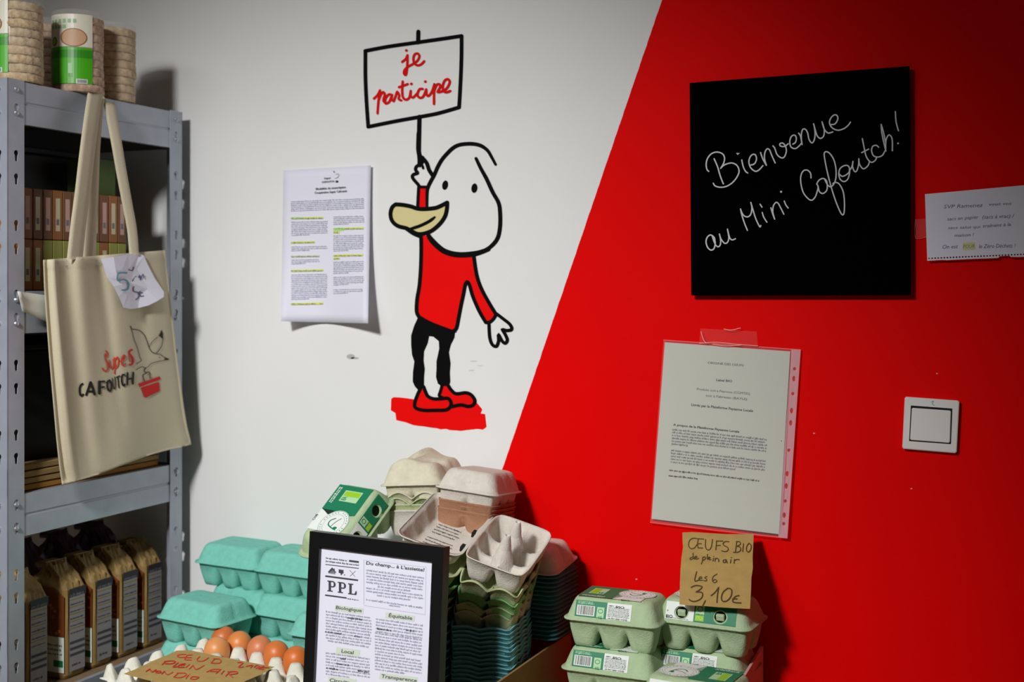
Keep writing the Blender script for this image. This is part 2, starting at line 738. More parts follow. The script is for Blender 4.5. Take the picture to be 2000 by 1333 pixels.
ik.poly([(800, 745), (780, 800), (765, 850), (830, 870), (895, 900), (900, 970), (1000, 950), (1080, 965), (1140, 945), (1150, 900), (1110, 840), (1050, 820), (950, 830), (900, 790), (860, 740)], REDP)
ik.build('shoe', mural, 'red right shoe')
ik = Ink(W, base=0.0009)
ik.crop(720, 260, 5.1267)
ik.poly([(270, 715), (340, 720), (420, 735), (480, 755), (540, 760), (640, 755), (700, 740), (785, 695), (780, 760), (765, 830), (720, 900), (650, 965), (580, 1000), (500, 1010), (440, 985), (380, 955), (290, 930), (235, 880), (218, 810), (235, 745)], BEAK, 0, smooth=False)
ik.build('beak', mural, 'pale yellow beak')
ik = Ink(W, base=0.0011)
ik.crop(680, 40, 5.1265)
for a in ([(170, 305), (400, 262), (690, 220), (900, 190), (1135, 155)], [(1135, 155), (1133, 380), (1125, 600), (1110, 870)], [(1110, 870), (900, 930), (720, 965), (480, 1008), (200, 1065)], [(200, 1065), (182, 800), (172, 560), (172, 305)]):
    ik.stroke(a, 38, BLACK)
ik.stroke([(702, 112), (700, 220)], 42, BLACK)
ik.stroke([(713, 965), (709, 1150), (706, 1330)], 44, BLACK)
ik.crop(720, 260, 5.1267)
ik.stroke([(502, 0), (497, 150), (508, 230), (512, 320)], 46, BLACK)
ik.stroke([(1270, 315), (1230, 240), (1190, 175), (1130, 130), (1060, 110), (980, 108), (900, 120), (840, 152), (780, 210), (730, 270), (690, 340), (655, 420), (612, 500), (588, 560), (583, 640), (583, 735)], 38, BLACK, taper=0.3)
ik.stroke([(1075, 255), (1120, 350), (1180, 460), (1240, 590), (1300, 700), (1315, 800), (1315, 930), (1295, 1040), (1250, 1110), (1180, 1165), (1080, 1200)], 40, BLACK, taper=.2)
ik.stroke([(1200, 1165), (1080, 1205), (960, 1220), (860, 1215), (760, 1185), (680, 1125), (620, 1060), (590, 1010)], 56, BLACK, taper=.3)
ik.ell(765, 522, 29, 48, BLACK, rot=0.2)
ik.ell(1058, 552, 30, 48, BLACK, rot=0.12)
ik.stroke([(270, 715), (340, 720), (420, 735), (480, 755), (540, 762), (640, 755), (700, 740), (785, 697)], 42, BLACK)
ik.stroke([(785, 697), (782, 760), (765, 830), (720, 900), (650, 965), (580, 1000), (500, 1012), (440, 988), (380, 955), (290, 930), (235, 880), (218, 810), (235, 745), (270, 715)], 40, BLACK)
ik.stroke([(400, 965), (500, 935), (600, 888), (662, 843)], 32, BLACK, taper=.4)
ik.stroke([(370, 955), (440, 1005), (520, 1040)], 34, BLACK)
ik.stroke([(500, 545), (495, 640), (490, 745)], 32, BLACK)
ik.stroke([(500, 540), (600, 542)], 30, BLACK)
ik.stroke([(535, 245), (580, 300), (605, 370), (640, 425)], 40, BLACK)
ik.stroke([(505, 250), (535, 245), (530, 300)], 40, BLACK)
ik.stroke([(500, 300), (535, 325), (545, 352)], 26, BLACK)
ik.stroke([(500, 320), (475, 340), (470, 370), (488, 400), (450, 415), (437, 435), (450, 465), (490, 510), (510, 540)], 34, BLACK)
ik.crop(720, 450, 5.553)
ik.stroke([(568, 70), (570, 200), (565, 400), (550, 600), (525, 750), (520, 880), (545, 940)], 42, BLACK)
ik.stroke([(545, 940), (650, 1000), (770, 1050), (905, 1100)], 40, BLACK)
ik.stroke([(905, 1100), (950, 1065), (975, 950), (1000, 820), (1030, 680), (1045, 600), (1068, 562), (1095, 600), (1130, 720), (1200, 880), (1270, 1000)], 40, BLACK)
ik.stroke([(1270, 1000), (1310, 998), (1350, 965), (1382, 915)], 36, BLACK)
ik.stroke([(1382, 915), (1300, 780), (1220, 630), (1170, 480), (1138, 270)], 40, BLACK)
ik.stroke([(1385, 905), (1450, 955), (1530, 1020), (1550, 1075), (1500, 1088), (1452, 1080), (1480, 1130), (1503, 1190), (1480, 1225), (1445, 1200), (1408, 1135), (1408, 1200), (1385, 1258), (1340, 1240), (1312, 1160), (1303, 1010)], 36, BLACK)
ik.crop(720, 620, 5.553)
ik.poly([(535, 0), (490, 100), (460, 200), (460, 300), (470, 410), (495, 480), (480, 600), (478, 700), (500, 750), (535, 790), (620, 765), (600, 730), (600, 650), (608, 560), (595, 470), (600, 370), (640, 280),
         (655, 205), (700, 210), (760, 260), (765, 340), (735, 480), (735, 560), (730, 650), (750, 720), (790, 750), (870, 745), (885, 700), (880, 600), (888, 500), (870, 380), (890, 300), (930, 220), (935, 170), (960, 160), (905, 150), (770, 100), (650, 50)], BLACK)
ik.stroke([(560, 780), (530, 840), (500, 930), (510, 985), (600, 1010), (730, 1010), (840, 1005), (888, 965), (890, 915), (855, 880), (780, 885), (700, 885), (640, 855), (612, 800), (595, 755)], 38, BLACK)
ik.stroke([(795, 740), (780, 800), (765, 850), (800, 872)], 34, BLACK)
ik.stroke([(860, 738), (895, 790), (950, 830), (1050, 820), (1110, 842), (1150, 900), (1135, 950), (1080, 968), (1000, 952), (900, 970)], 38, BLACK)
ik.build('black_outline', mural)
ik = Ink(W, base=0.0013)
ik.crop(680, 40, 5.1265)
for a in ([(540, 415), (575, 385), (593, 348)], [(593, 348), (592, 430), (585, 510), (575, 545), (558, 530), (565, 495), (600, 462), (640, 440), (690, 405), (712, 360), (697, 332), (665, 340), (652, 385), (665, 432), (700, 450), (735, 435), (760, 408)],
          [(258, 782), (295, 745), (318, 700)], [(318, 700), (303, 800), (293, 930)], [(303, 800), (325, 745), (348, 718), (365, 740), (352, 800), (375, 832)],
          [(437, 745), (405, 742), (372, 785), (375, 828), (410, 815), (437, 750), (433, 790), (455, 808)], [(455, 808), (475, 755), (490, 715), (510, 750), (505, 785), (530, 800)],
          [(545, 612), (540, 700), (548, 770), (580, 793), (612, 770), (625, 705)], [(508, 668), (595, 637)], [(625, 705), (625, 755), (650, 770), (685, 735)],
          [(745, 685), (712, 690), (692, 740), (712, 772), (750, 762), (780, 690)], [(780, 690), (785, 745), (808, 752), (838, 710), (862, 640)], [(862, 640), (858, 740), (858, 835)],
          [(860, 700), (885, 645), (915, 640), (918, 670), (895, 715), (940, 710)], [(930, 712), (985, 680), (1015, 620), (1000, 588), (965, 602), (945, 660), (957, 710), (990, 717), (1020, 705)]):
    ik.stroke(a, 25, REDT)
for x, y in ((582, 300), (632, 635), (772, 612)):
    ik.ell(x, y, 15, 14, REDT)
ik.build('red_lettering', mural, 'red handwritten words je participe')

# ------------------------------------------------------------------ black glass memo board
BOFF = 0.018
BC = [(1347, 162), (1777, 129), (1779.5, 577), (1350, 577.5)]
fb = lambda x, y, off=0.0: W(x, y, BOFF + off)
board = thing('memo_board', 'square black glass memo board with white handwritten greeting on the red wall', 'memo board', W(1562, 577, 0))
mk('glass_panel', *slab(fb, 1, 1, 0.005, BC), mat('black_glass', (2, 2, 3), 0.05, spec=0.05), board)
for x, y in ((1400, 210), (1725, 190), (1725, 530), (1400, 530)):
    c = W(x, y, 0)
    V, F = bevel_box(c.x - .015, -0.013, c.z - .015, c.x + .015, -0.001, c.z + .015, 0)
    mk('wall_spacer', V, F, BLACK, board)
ik = Ink(fb, base=0.0004)
ik.crop(1370, 200, 6.667)
for a in ([(95, 900), (70, 870), (62, 800), (80, 730), (130, 670), (200, 648), (270, 668), (300, 720), (290, 790), (250, 860)], [(250, 860), (300, 815), (390, 790), (460, 820), (490, 890), (470, 960), (410, 1040), (330, 1093), (250, 1107), (180, 1090), (155, 1055)],
          [(165, 735), (210, 840), (245, 960), (285, 1062)], [(525, 752), (545, 840), (575, 900), (602, 920)],
          [(640, 818), (690, 800), (717, 740), (702, 685), (665, 680), (630, 720), (618, 780), (640, 850), (700, 898), (750, 880), (800, 825)],
          [(770, 655), (800, 740), (845, 820)], [(845, 820), (822, 740), (825, 660), (852, 608), (885, 618), (915, 690), (960, 790)],
          [(932, 568), (955, 600), (985, 680), (1040, 723), (1080, 710), (1105, 640), (1095, 575), (1060, 532), (1022, 540), (1028, 568), (1078, 575), (1130, 540)],
          [(1190, 545), (1225, 520), (1235, 460), (1210, 427), (1170, 447), (1150, 510), (1165, 580), (1220, 603), (1270, 570), (1300, 535)],
          [(1265, 402), (1290, 440), (1310, 550)], [(1310, 550), (1300, 450), (1312, 365), (1345, 347), (1380, 390), (1400, 480), (1435, 528), (1465, 500), (1480, 420), (1472, 330), (1460, 280)],
          [(1460, 280), (1485, 370), (1510, 440), (1550, 470), (1590, 440), (1600, 370), (1588, 310), (1570, 255)], [(1570, 255), (1600, 350), (1650, 400), (1710, 385)],
          [(1688, 290), (1740, 280), (1775, 220), (1765, 172), (1725, 166), (1682, 210), (1668, 270), (1700, 330), (1770, 363), (1850, 345), (1910, 300), (1940, 258)]):
    ik.stroke(a, 17, SILVER)
ik.poly([(452, 660), (500, 662), (470, 686)], SILVER)
ik.crop(1370, 350, 8.885)
for a in ([(235, 1090), (225, 1020), (180, 978), (140, 975), (95, 1020), (80, 1100), (110, 1190), (165, 1233), (215, 1210), (235, 1150), (238, 1090), (215, 1010), (190, 1000)], [(190, 1000), (220, 1090), (260, 1160), (300, 1173), (330, 1130), (330, 1040), (312, 955)],
          [(312, 955), (340, 1040), (400, 1113), (450, 1100), (475, 1030), (467, 950), (452, 870)], [(452, 870), (475, 970), (500, 1035), (540, 1056), (590, 1035)],
          [(678, 520), (700, 620), (745, 760), (797, 890)], [(678, 520), (710, 600), (760, 650), (820, 650), (860, 600), (875, 500), (857, 405)], [(857, 405), (890, 520), (940, 680), (1000, 810), (1020, 830), (1030, 805)],
          [(1055, 580), (1080, 660), (1135, 748)], [(1018, 437), (1050, 487)], [(1205, 500), (1235, 600), (1270, 695)], [(1270, 695), (1240, 580), (1247, 470), (1290, 408), (1330, 420), (1375, 500), (1430, 610)],
          [(1438, 382), (1465, 450), (1505, 502)]):
    ik.stroke(a, 22, SILVER)
ik.ell(1382, 220, 18, 18, SILVER)
ik.crop(1550, 200, 5.797)
for a in ([(197, 857), (190, 800), (150, 767), (105, 782), (80, 850), (88, 950), (120, 1040), (190, 1108), (240, 1080), (270, 1000), (277, 955), (262, 925)],
          [(262, 925), (285, 885), (330, 862), (370, 885), (381, 940), (373, 1000), (330, 1033), (292, 1010), (278, 950)],
          [(355, 880), (385, 935), (420, 957), (455, 925), (478, 860), (479, 750), (455, 650), (410, 580), (370, 559), (347, 578), (352, 640), (375, 760), (420, 940), (470, 1100), (520, 1225), (550, 1273), (570, 1255), (576, 1150), (563, 1020), (520, 930), (475, 907), (445, 920)],
          [(515, 810), (550, 838), (600, 818), (635, 775), (620, 722), (575, 717), (527, 750), (512, 810), (527, 870), (570, 898), (613, 870), (634, 800), (632, 760)],
          [(632, 775), (660, 730), (672, 670)], [(672, 670), (668, 730), (690, 783), (715, 775), (735, 710), (738, 640)], [(738, 640), (748, 705), (790, 753), (840, 720), (858, 675)],
          [(778, 412), (800, 520), (825, 620), (875, 678), (920, 662), (940, 625)], [(772, 570), (850, 530)], [(962, 508), (935, 487), (895, 500), (883, 550), (905, 605), (955, 620), (1005, 600), (1035, 550)],
          [(992, 250), (998, 340), (1020, 450), (1045, 550)], [(992, 250), (1020, 350), (1040, 450)], [(1042, 550), (1045, 440), (1065, 382), (1090, 372), (1116, 420), (1118, 548)], [(1152, 105), (1160, 220), (1187, 322)]):
    ik.stroke(a, 14.5, SILVER)
ik.ell(1183, 465, 10, 10, SILVER)
ik.build('handwriting', board, 'silver white marker handwriting')

# ------------------------------------------------------------------ light switch
sw = thing('light_switch', 'square white light switch with large rocker on the red wall', 'light switch', W(1818, 880, 0))
fs = lambda z: (lambda x, y, off=0.0: W(x, y, z + off))


def bevel_slab(f, C, thick, b=0.0025):
    cs = [Vector(c) for c in C]
    cen = sum(cs, Vector((0, 0))) / 4
    V, F = [], []
    rings = [(1.0, -thick), (1.0, -b), (0.985, -b * .3), (0.955, 0)]
    for s_, off in rings:
        for i, c in enumerate(cs):
            for d in (-1, 1):
                nb = cs[(i + d) % 4] if d > 0 else cs[i - 1]
                p = cen + (c.lerp(nb, 0.03) - cen) * s_
                V.append(f(p[0], p[1], off))
    for r in range(len(rings) - 1):
        for i in range(8):
            a, b2 = r * 8 + i, r * 8 + (i + 1) % 8
            F.append((a, b2, b2 + 8, a + 8))
    F.append(tuple(range((len(rings) - 1) * 8, len(rings) * 8)))
    F.append(tuple(range(7, -1, -1)))
    return V, F


mk('cover_plate', *bevel_slab(fs(0.011), [(1767, 775), (1874.5, 783), (1869, 886.5), (1762, 877.5)], 0.0108), PLAST, sw)
ik = Ink(fs(0.0113), base=0.0)
ik.poly([(1779, 792.5), (1860, 798.5), (1857, 868), (1775.5, 862)], DARK)
ik.build('rocker_gap', sw, 'dark gap around the rocker')
mk('rocker', *bevel_slab(fs(0.016), [(1781, 797), (1857.5, 802.5), (1855.5, 866), (1777.5, 860)], 0.005, 0.0015), PLAST, sw)
ik = Ink(fs(0.011), base=0.0003)
ik.stroke([(1819, 786), (1823, 784), (1821, 790), (1825, 792)], 0.9, mat('green_pencil', (60, 150, 120), .7))
ik.build('pencil_mark', sw)

# ------------------------------------------------------------------ handwritten note at right edge
note = thing('spiral_notebook_page', 'torn spiral notebook page with pencil handwriting at right edge of red wall', 'note', W(1905, 510, 0))
NC = [(1806.5, 379.5), (2012, 361), (2014, 501), (1811, 509.5)]


def fn(x, y, off=0.0):
    u = (x - 1806) / 206
    v = (y - 370) / 135
    return W(x, y, 0.003 + 0.007 * v + off)


holes = []
for i in range(34):
    u = (i + 0.6) / 34
    x = 1811 + u * 203
    y = 505.2 - u * 8.7
    holes.append([(x + 2.0 * math.cos(a), y + 1.7 * math.sin(a)) for a in [k * math.pi / 3 for k in range(6)]])
top = [(1806.5 + 205.5 * i / 12, 379.5 - 18.5 * i / 12) for i in range(13)]
bot = [(2014, 501), (1990, 502.2), (1974, 502), (1971, 500), (1952, 501), (1950, 504), (1935, 504.8), (1900, 506), (1870, 507.4), (1850, 508.5), (1840, 508), (1811, 509.8)]
outl = top + bot
ik = Ink(fn, base=0.0)
ik.poly(outl, PAPER, holes=holes)
ik.build('page', note)
ik = Ink(fn, base=0.0005, crop=(1800, 360, 8.6))
PENC = mat('pencil_grey', (128, 128, 140), .8)
for body, A, B, h, in (('SVP Ramenez', (370, 408), (1030, 378), 62), ('vous vos', (1130, 360), (1510, 345), 50), ('sacs en papier', (430, 612), (960, 575), 56),
                       ('(sacs à vrac) /', (1020, 580), (1560, 560), 62), ('sacs salut qui', (440, 755), (990, 735), 46), ('traînent à la', (1030, 728), (1500, 700), 56), ('maison !', (550, 885), (880, 870), 52),
                       ('On est', (350, 1085), (610, 1075), 66), ('POUR', (695, 1080), (890, 1070), 62), ('le Zéro Déchets !', (960, 1075), (1580, 1060), 66)):
    ik.text(body, A, B, h, PENC, 1, shear=0.25)
ik.bar((690, 1045), (895, 1035), 120, mat('yellow_pen_wash', (214, 216, 150), .8), 0)
ik.build('pencil_writing', note)
tp = thing('clear_tape', 'clear sticky tape strip left of the notebook page', 'tape', W(1798, 464, 0))
mk('tape_strip', *slab(lambda x, y, off=0: W(x, y, 0.002 + off), 1, 1, 0.0003, [(1788, 429), (1812, 427), (1812, 463), (1788, 465)]), film('clear_tape_film', (235, 170, 165), 0.06, 0.3), tp)
ik = Ink(W, base=0.0025)
ik.stroke([(1788, 429), (1788, 464.5), (1809, 463)], 0.8, mat('tape_edge', (232, 120, 116), .3))
ik.build('tape_edge', tp)

# ------------------------------------------------------------------ sheet in a plastic pocket
pk = thing('punched_pocket', 'printed sheet in clear punched pocket taped crooked to the red wall', 'document', W(1410, 1045, 0))
fp = lambda x, y, off=0.0: W(x, y, 0.004 + off + 0.006 * max(0, (y - 900) / 150) ** 2)
PC = [(1298.5, 669), (1543.5, 687), (1521, 1044), (1272.5, 1014)]
mk('printed_page', *slab(fp, 6, 8, 0.0006, PC), PAPERG, pk)
fpo = lambda x, y, off=0.0: fp(x, y, off + 0.0012)
strip = [(1545.5, 682.5), (1563.5, 683.5), (1537.5, 1052), (1520, 1050)]
hl = []
for k, big in ((85 / 1250, 0), (.12, 1), (.2, 0), (.29, 1), (.355, 1), (.5, 0), (.625, 1), (.69, 1), (.77, 0), (.845, 1), (.89, 0)):
    t = k + 0.035
    cx_, cy_ = 1554.5 + (1528.7 - 1554.5) * t, 683 + (1051 - 683) * t
    hl.append([(cx_ + 3.1 * math.cos(a), cy_ + (5.6 if big else 3.4) * math.sin(a)) for a in [j * math.pi / 5 for j in range(10)]])
ik = Ink(fpo, base=0.0)
ik.poly(strip, film('pocket_strip_plastic', (238, 190, 200), 0.62, 0.25), holes=hl)
ik.build('punched_strip', pk, 'pinkish translucent punched edge')
ik = Ink(fpo, base=0.0002)
ik.poly([(1296, 664.5), (1563.5, 683.5), (1537.5, 1052), (1270, 1021)], film('pocket_film', (225, 215, 215), 0.10, 0.12))
ik.build('clear_sleeve', pk)
EDGE = mat('plastic_edge', (236, 130, 132), .3)
ik = Ink(fpo, base=0.0005)
for a in ([(1270, 1021), (1400, 1037), (1537.5, 1052)], [(1296, 664.5), (1563.5, 683.5)], [(1563.5, 683.5), (1537.5, 1052)]):
    ik.stroke(a, 1.0, EDGE, smooth=False)
ik.build('sleeve_edge', pk)
ik = Ink(fp, base=0.0003, crop=(1280, 670, 4.596))
for body, A, B, h, b in (('ORIGINE DES OEUFS', (470, 188), (790, 212), 20, 0), ('Label BIO', (545, 343), (688, 354), 20, 1), ('Produits soit à Peyrusse (COMTES)', (372, 424), (848, 468), 20, 0), ('soit à Fabrezan (BAYLE)', (452, 482), (822, 516), 20, 0),
                         ('Livrés par la Plateforme Paysanne Locale', (322, 566), (876, 622), 22, 1), ('A propos de la Plateforme Paysanne Locale', (160, 744), (752, 808), 20, 2)):
    ik.text(body, A, B, h, INKD if b == 2 else INK, bold=1.2 if b else 0)
for i in range(6):
    y = 785 + 26 * i
    ik.dash((150 - i, y), ((150 + 850 * (1 if i < 5 else .17)), y + 92 * (1 if i < 5 else .17)), 12, INKP)
for i in range(5):
    y = 972 + 26 * i
    ik.dash((140 - i, y), (140 + 850 * (1 if i < 4 else .7), y + 100 * (1 if i < 4 else .7)), 12, INKP)
ik.dash((122, 1150), (935, 1248), 11, INKD)
ik.dash((118, 1200), (380, 1228), 11, INKD)
ik.ell(1132, 882, 5, 4, INKD)
ik.build('print', pk)
tp = thing('clear_tape', 'shiny clear tape holding the plastic pocket at its top edge', 'tape', W(1425, 655, 0))
mk('tape_strip', *slab(lambda x, y, off=0: W(x, y, 0.0085 + off), 4, 1, 0.0003, [(1368, 642), (1478, 648), (1480, 678), (1366, 672)]), film('clear_tape_film2', (240, 190, 185), 0.03, 0.3), tp)
ik = Ink(W, base=0.009)
GL = mat('tape_shine', (244, 176, 172), .25)  # shine of the tape painted as pale strokes along edges and creases
for a in ([(1369, 648), (1374, 664), (1380, 671)], [(1366, 671), (1400, 669), (1440, 673), (1480, 676)], [(1414, 643), (1428, 645), (1446, 641)], [(1392, 673), (1420, 676), (1450, 674)]):
    ik.stroke(a, 1.1, GL)
ik.build('tape_shine', tp)

# ------------------------------------------------------------------ poster on the white wall
po = thing('paper_notice', 'white printed notice with yellow highlighted headings curling off the white wall', 'notice', W(636, 632, 0))
QC = [(553.5, 333), (724.5, 323), (719, 632), (549, 628)]


def fq(x, y, off=0.0):
    u = min(1, max(0, (x - 550) / 172))
    v = min(1, max(0, (y - 325) / 306))
    return W(x, y, 0.004 + 0.046 * v ** 3 * abs(2 * u - 1) ** 1.6 + 0.010 * u * u * (1 - v) * .5 + 0.008 * v * u + off)


mk('sheet', *slab(fq, 14, 18, 0.0004, QC), PAPER, po, smooth=True)
ik = Ink(fq, base=0.0012, step=0.0002, crop=(520, 300, 3.704))
GI = mat('soft_print', (172, 172, 188), .8)
for body, A, B, h, m in (('Super', (418, 186), (468, 182), 13, INK), ('CAFOUTCH', (402, 213), (492, 207), 12, INKD), ('Modalités de souscription', (358, 264), (575, 250), 15, INK), ('Coopérative Super Cafoutch', (350, 292), (583, 278), 15, INK)):
    ik.text(body, A, B, h, m, bold=.8)
ik.stroke([(488, 128), (492, 136)], 7, INK)
ik.stroke([(500, 150), (525, 150), (518, 172), (497, 180)], 2.2, INK)
ik.rect(502, 196, 520, 210, INKD)
for i in range(6):
    ik.dash((178, 352 + 13.5 * i), (178 + 530, 330 + 13.5 * i), 6, GI)
for (x0, x1, y, hh) in ((178, 412, 470, 1), (178, 352, 645, 1), (178, 385, 746, 1), (178, 412, 850, 1), (178, 412, 1090, 1), (485, 705, 546, 1), (485, 530, 572, 1), (485, 700, 740, 1), (485, 530, 762, 1)):
    ik.bar((x0, y), (x1, y - (x1 - x0) * .025), 15, HILITE if y != 746 else mat('faded_highlighter', (214, 224, 190), .8), 0, n=3)
    ik.dash((x0 + 2, y + 4), (x1 - 4, y + 2), 7, INKP, 2)
ik.bar((178, 469), (262, 467), 15, HILITEG, 1)
ik.bar((485, 550), (560, 546), 22, HILITEG, 1)
for (x0, x1, y, n) in ((180, 444, 500, 8), (180, 444, 680, 3), (180, 385, 775, 3), (180, 440, 882, 14), (485, 708, 462, 5), (485, 705, 600, 9), (485, 705, 790, 7), (485, 705, 900, 5), (485, 700, 990, 3)):
    for i in range(n):
        ik.dash((x0, y + 13.6 * i), ((x1 if i < n - 1 else (x0 + x1) / 2), y + 13.6 * i - 5), 6, GI)
ik.build('print', po)

# ------------------------------------------------------------------ egg carton meshes
HX, HYC, DEP, LH = 0.075, 0.0525, 0.042, 0.035


def tray_mesh(scallop=0.0):
    nx, ny = 54, 38
    V, F = [], []
    p, q = 0.0455, 0.0235
    for j in range(ny + 1):
        t = 2 * j / ny - 1
        for i in range(nx + 1):
            s_ = 2 * i / nx - 1
            g = (abs(s_) ** 5) * (abs(t) ** 5)
            x = HX * s_ * (1 - .085 * g)
            y = HYC * t * (1 - .12 * g)
            cx = max(-1, min(1, round(x / p))) * p
            cy = q if y > 0 else -q
            ox, oy = abs(x) > p, abs(y) > q
            dx, dy = abs(x - cx) / (.0272 if ox else .0228), abs(y - cy) / (.0268 if oy else .0235)
            e = (dx ** 3.2 + dy ** 3.2) ** (1 / 3.2)
            wo = max((abs(x) - p) / (HX - p) if ox else 0, (abs(y) - q) / (HYC - q) if oy else 0)
            ridge = -.017 * (1 - min(1, wo * 1.05) ** 3)
            if e < .62:
                z = -DEP
            elif e < .72:
                z = -DEP + .004 * ((e - .62) / .1) ** 2
            elif e < 1.0:
                z = -DEP + .004 + (DEP - .004 + ridge) * ((e - .72) / .28)
            else:
                z = ridge
            ed = max(abs(s_), abs(t))
            for qx in (-.0228, .0228):
                d = math.hypot(x - qx, y)
                if d < .015:
                    z = max(z, -.017 + min(.040, .046 * (1 - d / .015) ** .8))
            if ed > .985:
                z = 0.0015
            elif ed > .93:
                z = 0.0 if scallop == 0 else z
            if scallop and ed > .9:
                wv = abs(math.sin(math.pi * (x / p + .5))) if abs(t) > abs(s_) else abs(math.sin(math.pi * (y / (2 * q))))
                z = 0.0015 - scallop * (1 - wv) ** 1.0
            V.append((x, y, z))
    for j in range(ny):
        for i in range(nx):
            a = j * (nx + 1) + i
            F.append((a, a + 1, a + nx + 2, a + nx + 1))
    return bake(V, F, [('SOLIDIFY', dict(thickness=0.0017, offset=-1))], TEAL)


def rr(hx, hy, r, nl=16, ns=12, nc=5):
    out = []
    crn = [(hx - r, hy - r, 0), (-hx + r, hy - r, 90), (-hx + r, -hy + r, 180), (hx - r, -hy + r, 270)]
    for k, (cx, cy, a0) in enumerate(crn):
        for i in range(nc):
            a = (a0 + 90 * i / (nc - 1)) * D2R
            out.append((cx + r * math.cos(a), cy + r * math.sin(a), math.cos(a), math.sin(a)))
        nx_ = crn[(k + 1) % 4]
        a = (a0 + 90) * D2R
        p0 = (cx + r * math.cos(a), cy + r * math.sin(a))
        p1 = (nx_[0] + r * math.cos(a), nx_[1] + r * math.sin(a))
        n = nl if k % 2 == 0 else ns
        for i in range(1, n):
            t = i / n
            out.append((p0[0] + (p1[0] - p0[0]) * t, p0[1] + (p1[1] - p0[1]) * t, math.cos(a), math.sin(a)))
    return out


def lid_geo(flute=0.0026, top_recess=True):
    lv = [(0, -.004, 0), (.0022, -.004, 0), (.0026, 0.0004, .3), (.008, .002, 1), (.016, .005, 1), (.025, .0085, 1), (.030, .0110, .8), (.0335, .0145, .4), (.035, .0195, 0), (.0348, .026, 0), (.0342, .034, 0), (.0342, .042, 0)]
    V, F = [], []
    M = None
    for z, ins, fl in lv:
        r = max(.004, .016 - ins * .25)
        lp = rr(HX - ins, HYC - ins, r)
        M = len(lp)
        for x, y, nx, ny in lp:
            d = 0
            if abs(ny) > .99:
                d = sum(math.exp(-((x - c) / .006) ** 2) for c in (-.023, .023))
            elif abs(nx) > .99:
                d = math.exp(-((y) / .0045) ** 2)
            d *= flute * fl
            V.append((x - nx * d, y - ny * d, z))
    for l in range(len(lv) - 1):
        for i in range(M):
            a, b = l * M + i, l * M + (i + 1) % M
            F.append((a, b, b + M, a + M))
    F.append(tuple(range((len(lv) - 1) * M, len(lv) * M)))
    return V, F


def oval_cut(cx, y, z, rx, rz, ly, n=20):
    V = [(cx + rx * math.cos(2 * math.pi * i / n), yy, z + rz * math.sin(2 * math.pi * i / n)) for yy in (y - ly, y + ly) for i in range(n)]
    F = [(i, (i + 1) % n, n + (i + 1) % n, n + i) for i in range(n)] + [tuple(range(n)), tuple(range(2 * n - 1, n - 1, -1))]
    return V, F


SOL = [('SOLIDIFY', dict(thickness=0.0016, offset=-1))]
TRAY0 = tray_mesh()
TRAYS = tray_mesh(0.011)
TRAYT = tray_mesh(0.004)
TRAYS.name, TRAYT.name = 'tray_wavy', 'tray_low_wave'
LID0 = bake(*lid_geo(), SOL, TEAL)
LIDF = bake(*lid_geo(0.0), SOL, PALEG)
HOLEX = (-.032, .030)
LIDH = bake(*lid_geo(0.0), SOL, PALEG, cutters=[oval_cut(c, -.046, .0165, .0095, .0082, .008) for c in HOLEX])


def swapxy(c):
    return [(-y, x, z) for x, y, z in c[0]], c[1]


LIDE = bake(*lid_geo(0.0022), SOL, GREYP, cutters=[swapxy(oval_cut(0, -.069, .018, .0095, .0085, .008))])
LIDE2 = None
PM = {}


def pm(base, m, nm):
    k = (base.name, m.name)
    if k not in PM:
        PM[k] = recolor(base, m, nm)
    return PM[k]


def carton(label, m, center_rim, yaw, group=None, lid=None, tray=None, tilt=(0, 0), mtx=None, lidlift=0.0, lm=None):
    """closed carton; center_rim = world position of the rim centre"""
    if mtx is None:
        mtx = Matrix.Translation(center_rim) @ Euler((tilt[0], tilt[1], yaw)).to_matrix().to_4x4() @ Matrix.Translation((0, 0, -DEP))
    t = thing('egg_carton', label, 'egg carton', mtx=mtx, group=group)
    inst('tray', pm(tray or TRAY0, m, 'tray'), t, (0, 0, DEP))
    inst('lid', pm(lid or LID0, lm or m, 'lid'), t, (0, 0, DEP + .0022), (lidlift, 0, 0))
    return t


# ------------------------------------------------------------------ table
TZ = 0.63
tbl = thing('table', 'brown wooden table against the wall carrying the egg cartons', 'table', (0.25, -0.37, 0))
WOOD = mat('brown_table_wood', (150, 116, 72), 0.6, var=.15, scale=14, stretch=(1, 12, 12))
mk('table_top', *bevel_box(-.63, -.74, TZ - .03, 1.12, -.012, TZ, .003), WOOD, tbl)
for x in (-.59, 1.08):
    for y in (-.70, -.05):
        mk('leg', *bevel_box(x - .025, y - .025, 0.001, x + .025, y + .025, TZ - .03, .002), WOOD, tbl)

LV = [TZ + DEP + .0775 * k for k in range(4)]


def zfront(px, py, zr):
    """depth at which pixel row py sees height zr"""
    return (CAM.z - zr) * FPX / (py - HY)


def front_rim(px, Z, zr):
    p = CAM + (FW + RT * ((px - CX) / FPX)) * Z
    p.z = zr
    return p


def yv(yaw, d):
    return Vector((-math.sin(yaw), math.cos(yaw), 0)) * d


def xv(yaw, d):
    return Vector((math.cos(yaw), math.sin(yaw), 0)) * d


